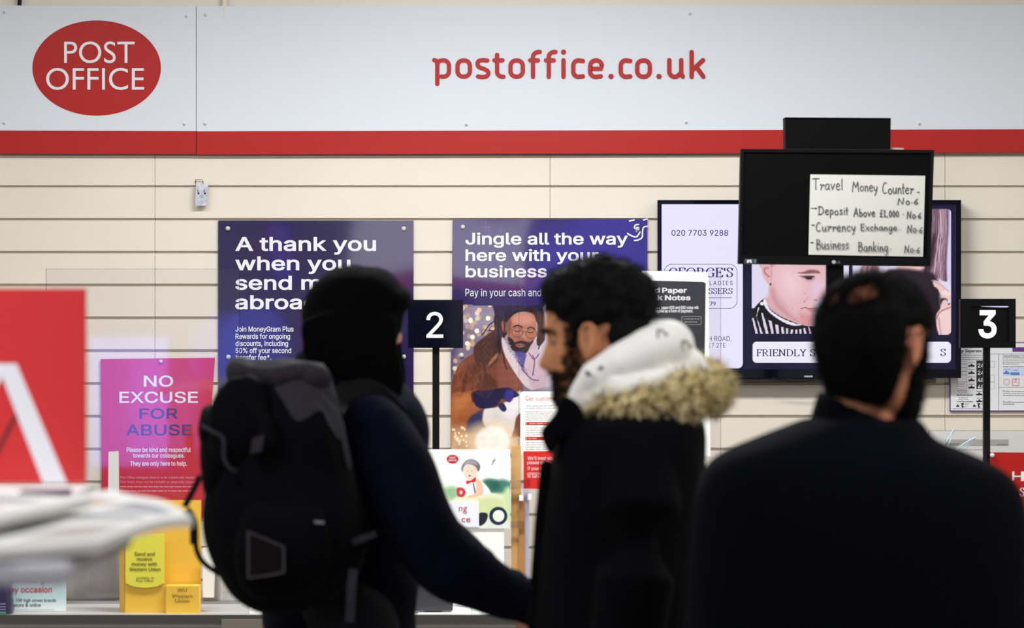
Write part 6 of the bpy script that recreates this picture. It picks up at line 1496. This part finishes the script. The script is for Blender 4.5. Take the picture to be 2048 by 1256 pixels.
# ------------------------------------------------------------------ foreground display shelf, papers, red sign
ZS = EYE - .275
t = thing('display_shelf', 'pale grey shelf in the near left foreground carrying papers and a red sign', 'shelf', (-1.05, 4.2, 0))
GS = mat('pale_grey_shelf', (176, 174, 182), .5)
obj('top_board', union([box(-1.35, -.675, 3.34, 4.78, ZS - .032, ZS - .006), box(-.70, -.50, 3.34, 3.92, ZS - .032, ZS - .006)], .008, 0), GS, t)
obj('post', box(-1.3, -1.22, 4.3, 4.38, .02, ZS - .032), M_STEEL, t)
obj('base', box(-1.45, -.95, 4.0, 4.7, 0, .02), M_STEEL, t)
def sheet_pile(name, pts, z, th, label, pic, droop, tip=0.0):
    """folded newspaper: a thin block seen from above with its corners sagging"""
    n = 26; a = cr(pts, 1, True); cx_, cy_ = np.mean(np.array(pts), 0)
    p0, p1, p2, p3 = [np.array(q, float) for q in pts]; V, Fs = [], []; cols = []
    for side in (0, 1):
        for j in range(n + 1):
            for i in range(n + 1):
                u, v_ = i / n, j / n; q = (p0 * (1 - u) + p1 * u) * (1 - v_) + (p3 * (1 - u) + p2 * u) * v_
                out = max(0, q[0] + .50); zz = z - droop * out * out - tip * (u * v_) ** 3 + .002 * math.sin(7 * u + 3 * v_)
                V.append((q[0], q[1], zz if side else zz - th)); cols.append((*pic(u, v_), 1) if side else (*srgb((222, 220, 214))[:3], 1))
    m = (n + 1) ** 2
    for j in range(n):
        for i in range(n):
            k = j * (n + 1) + i; Fs.append((k, k + n + 1, k + n + 2, k + 1)); Fs.append((m + k, m + k + 1, m + k + n + 2, m + k + n + 1))
    edge = [i for i in range(n + 1)] + [j * (n + 1) + n for j in range(1, n + 1)] + [n * (n + 1) + i for i in range(n - 1, -1, -1)] + [j * (n + 1) for j in range(n - 1, 0, -1)]
    for k in range(len(edge)): b_, c_ = edge[k], edge[(k + 1) % len(edge)]; Fs.append((b_, c_, m + c_, m + b_))
    me = bpy.data.meshes.new(name); me.from_pydata(V, [], Fs); me.update()
    at = me.color_attributes.new('print', 'FLOAT_COLOR', 'POINT'); at.data.foreach_set('color', np.array(cols, np.float32).ravel())
    return one(name, me, attr_mat('newsprint', rough=.7), label, 'newspaper', 'newspapers on the shelf')
def pic_of(blocks, base=(226, 224, 220)):
    b_ = srgb(base)[:3]
    def f(u, v_):
        for x0, x1, y0, y1, c in blocks:
            if x0 < u < x1 and y0 < v_ < y1: return srgb(c)[:3]
        return b_
    return f
sheet_pile('newspaper', [(-.90, 3.12), (-.475, 3.42), (-.440, 4.10), (-.60, 4.45)], ZS + .012, .012, 'newspaper with grey print jutting past the shelf corner toward the backpack', pic_of([(.55, .9, .55, .68, (104, 106, 116)), (.5, .92, .76, .9, (120, 122, 132)), (.2, .62, .3, .5, (128, 128, 132)), (.7, .95, .12, .4, (150, 144, 136)), (.1, .4, .7, .9, (170, 150, 140))], (200, 199, 198)), .55, .016)
sheet_pile('newspaper', [(-1.15, 3.2), (-.64, 3.32), (-.56, 3.95), (-1.02, 4.2)], ZS + .031, .012, 'newspaper with a pinkish red photograph, uppermost near the left frame edge', pic_of([(.30, .92, .10, .62, (200, 92, 88)), (.4, .9, .74, .92, (128, 126, 134))], (204, 202, 201)), .2)
YG = 4.72
t = thing('red_sign', 'large red sign with a white letter stroke in the near left foreground', 'sign', (W(40, 0, YG).x, YG, ZS))
obj('board', slab([(-150, 577), (172, 577), (172, 966), (-150, 966)], YG, .006), mat('red_sign_board', (206, 38, 38), .4), t)
obj('letter', join(flat([(-6, 727), (33, 727), (134, 966), (86, 966)], YG - .0006), flat([(-6, 727), (18, 727), (-100, 966), (-140, 966)], YG - .0007)), M_WHITE, t)
obj('thin_stroke', flat([(30, 826), (33, 834), (-6, 912), (-10, 905)], YG - .001), mat('maroon_ink', (70, 16, 22), .5), t)
a, b = W(38, 0, 4.34), W(134, 0, 4.34)
obj('base_bar', box(a.x, b.x, 4.34, 4.39, ZS + .0, W(0, 982, 4.34).z), mat('dark_violet_plastic', (54, 46, 70), .4), t)
a, b = W(-100, 0, 4.6), W(160, 0, 4.6)
obj('foot_plate', box(a.x, b.x, 4.44, 4.76, ZS - .006, ZS + .001), mat('white_plate', (232, 232, 236), .4), t)
# ------------------------------------------------------------------ unseen glowing panels added behind the camera for reflections in the glossy posters and screens
def glow_panel(name, label, x0, x1, z0, z1, y, col, strength, group=None):
    t = thing(name, label, 'lit sign', ((x0 + x1) / 2, y, z0))
    obj('case', box(x0 - .02, x1 + .02, y - .08, y - .001, z0 - .02, z1 + .02), M_BLACK, t)
    obj('face', box(x0, x1, y - .001, y + .002, z0, z1), mat(name + '_face', col, emit=strength), t)
    return t
glow_panel('tall_glow_panel', 'unseen tall glowing blue panel, added for the reflection in the left counter screen', -2.60, -2.12, .66, 1.46, -2.2, (125, 132, 255), 5.0)
t = glow_panel('reflected_sign', 'unseen lit white sign with a red band, added for the poster reflections', -1.05, .22, 1.90, 2.62, -2.9, (236, 232, 250), 2.0)
obj('band', box(-1.05, .22, -2.899, -2.896, 1.78, 1.90), mat('lit_red_band', (190, 60, 110), emit=1.6), t)
glow_panel('blue_glow_panel', 'unseen wide glowing blue panel, added for the middle poster reflection', .26, 1.0, 1.72, 2.40, -2.9, (120, 120, 255), 1.2)
glow_panel('blue_glow_panel', 'unseen narrow glowing blue panel, added for the left poster reflection', -1.70, -1.48, 1.80, 2.30, -2.9, (120, 120, 255), 1.1)
t = thing('round_lit_sign', 'unseen round glowing blue panel, added for the left poster reflection', 'lit sign', (-1.8, -2.9, 1.0))
v, f_ = tube([(-1.82, -2.9, 1.36), (-1.82, -2.86, 1.36)], .25, 32, caps=False)
obj('face', (v, f_), mat('round_lit_sign_face', (110, 124, 255), emit=2.0), t)
obj('wall_post', box(-1.85, -1.79, -2.99, -2.91, 0, 1.5), M_BLACK, t)
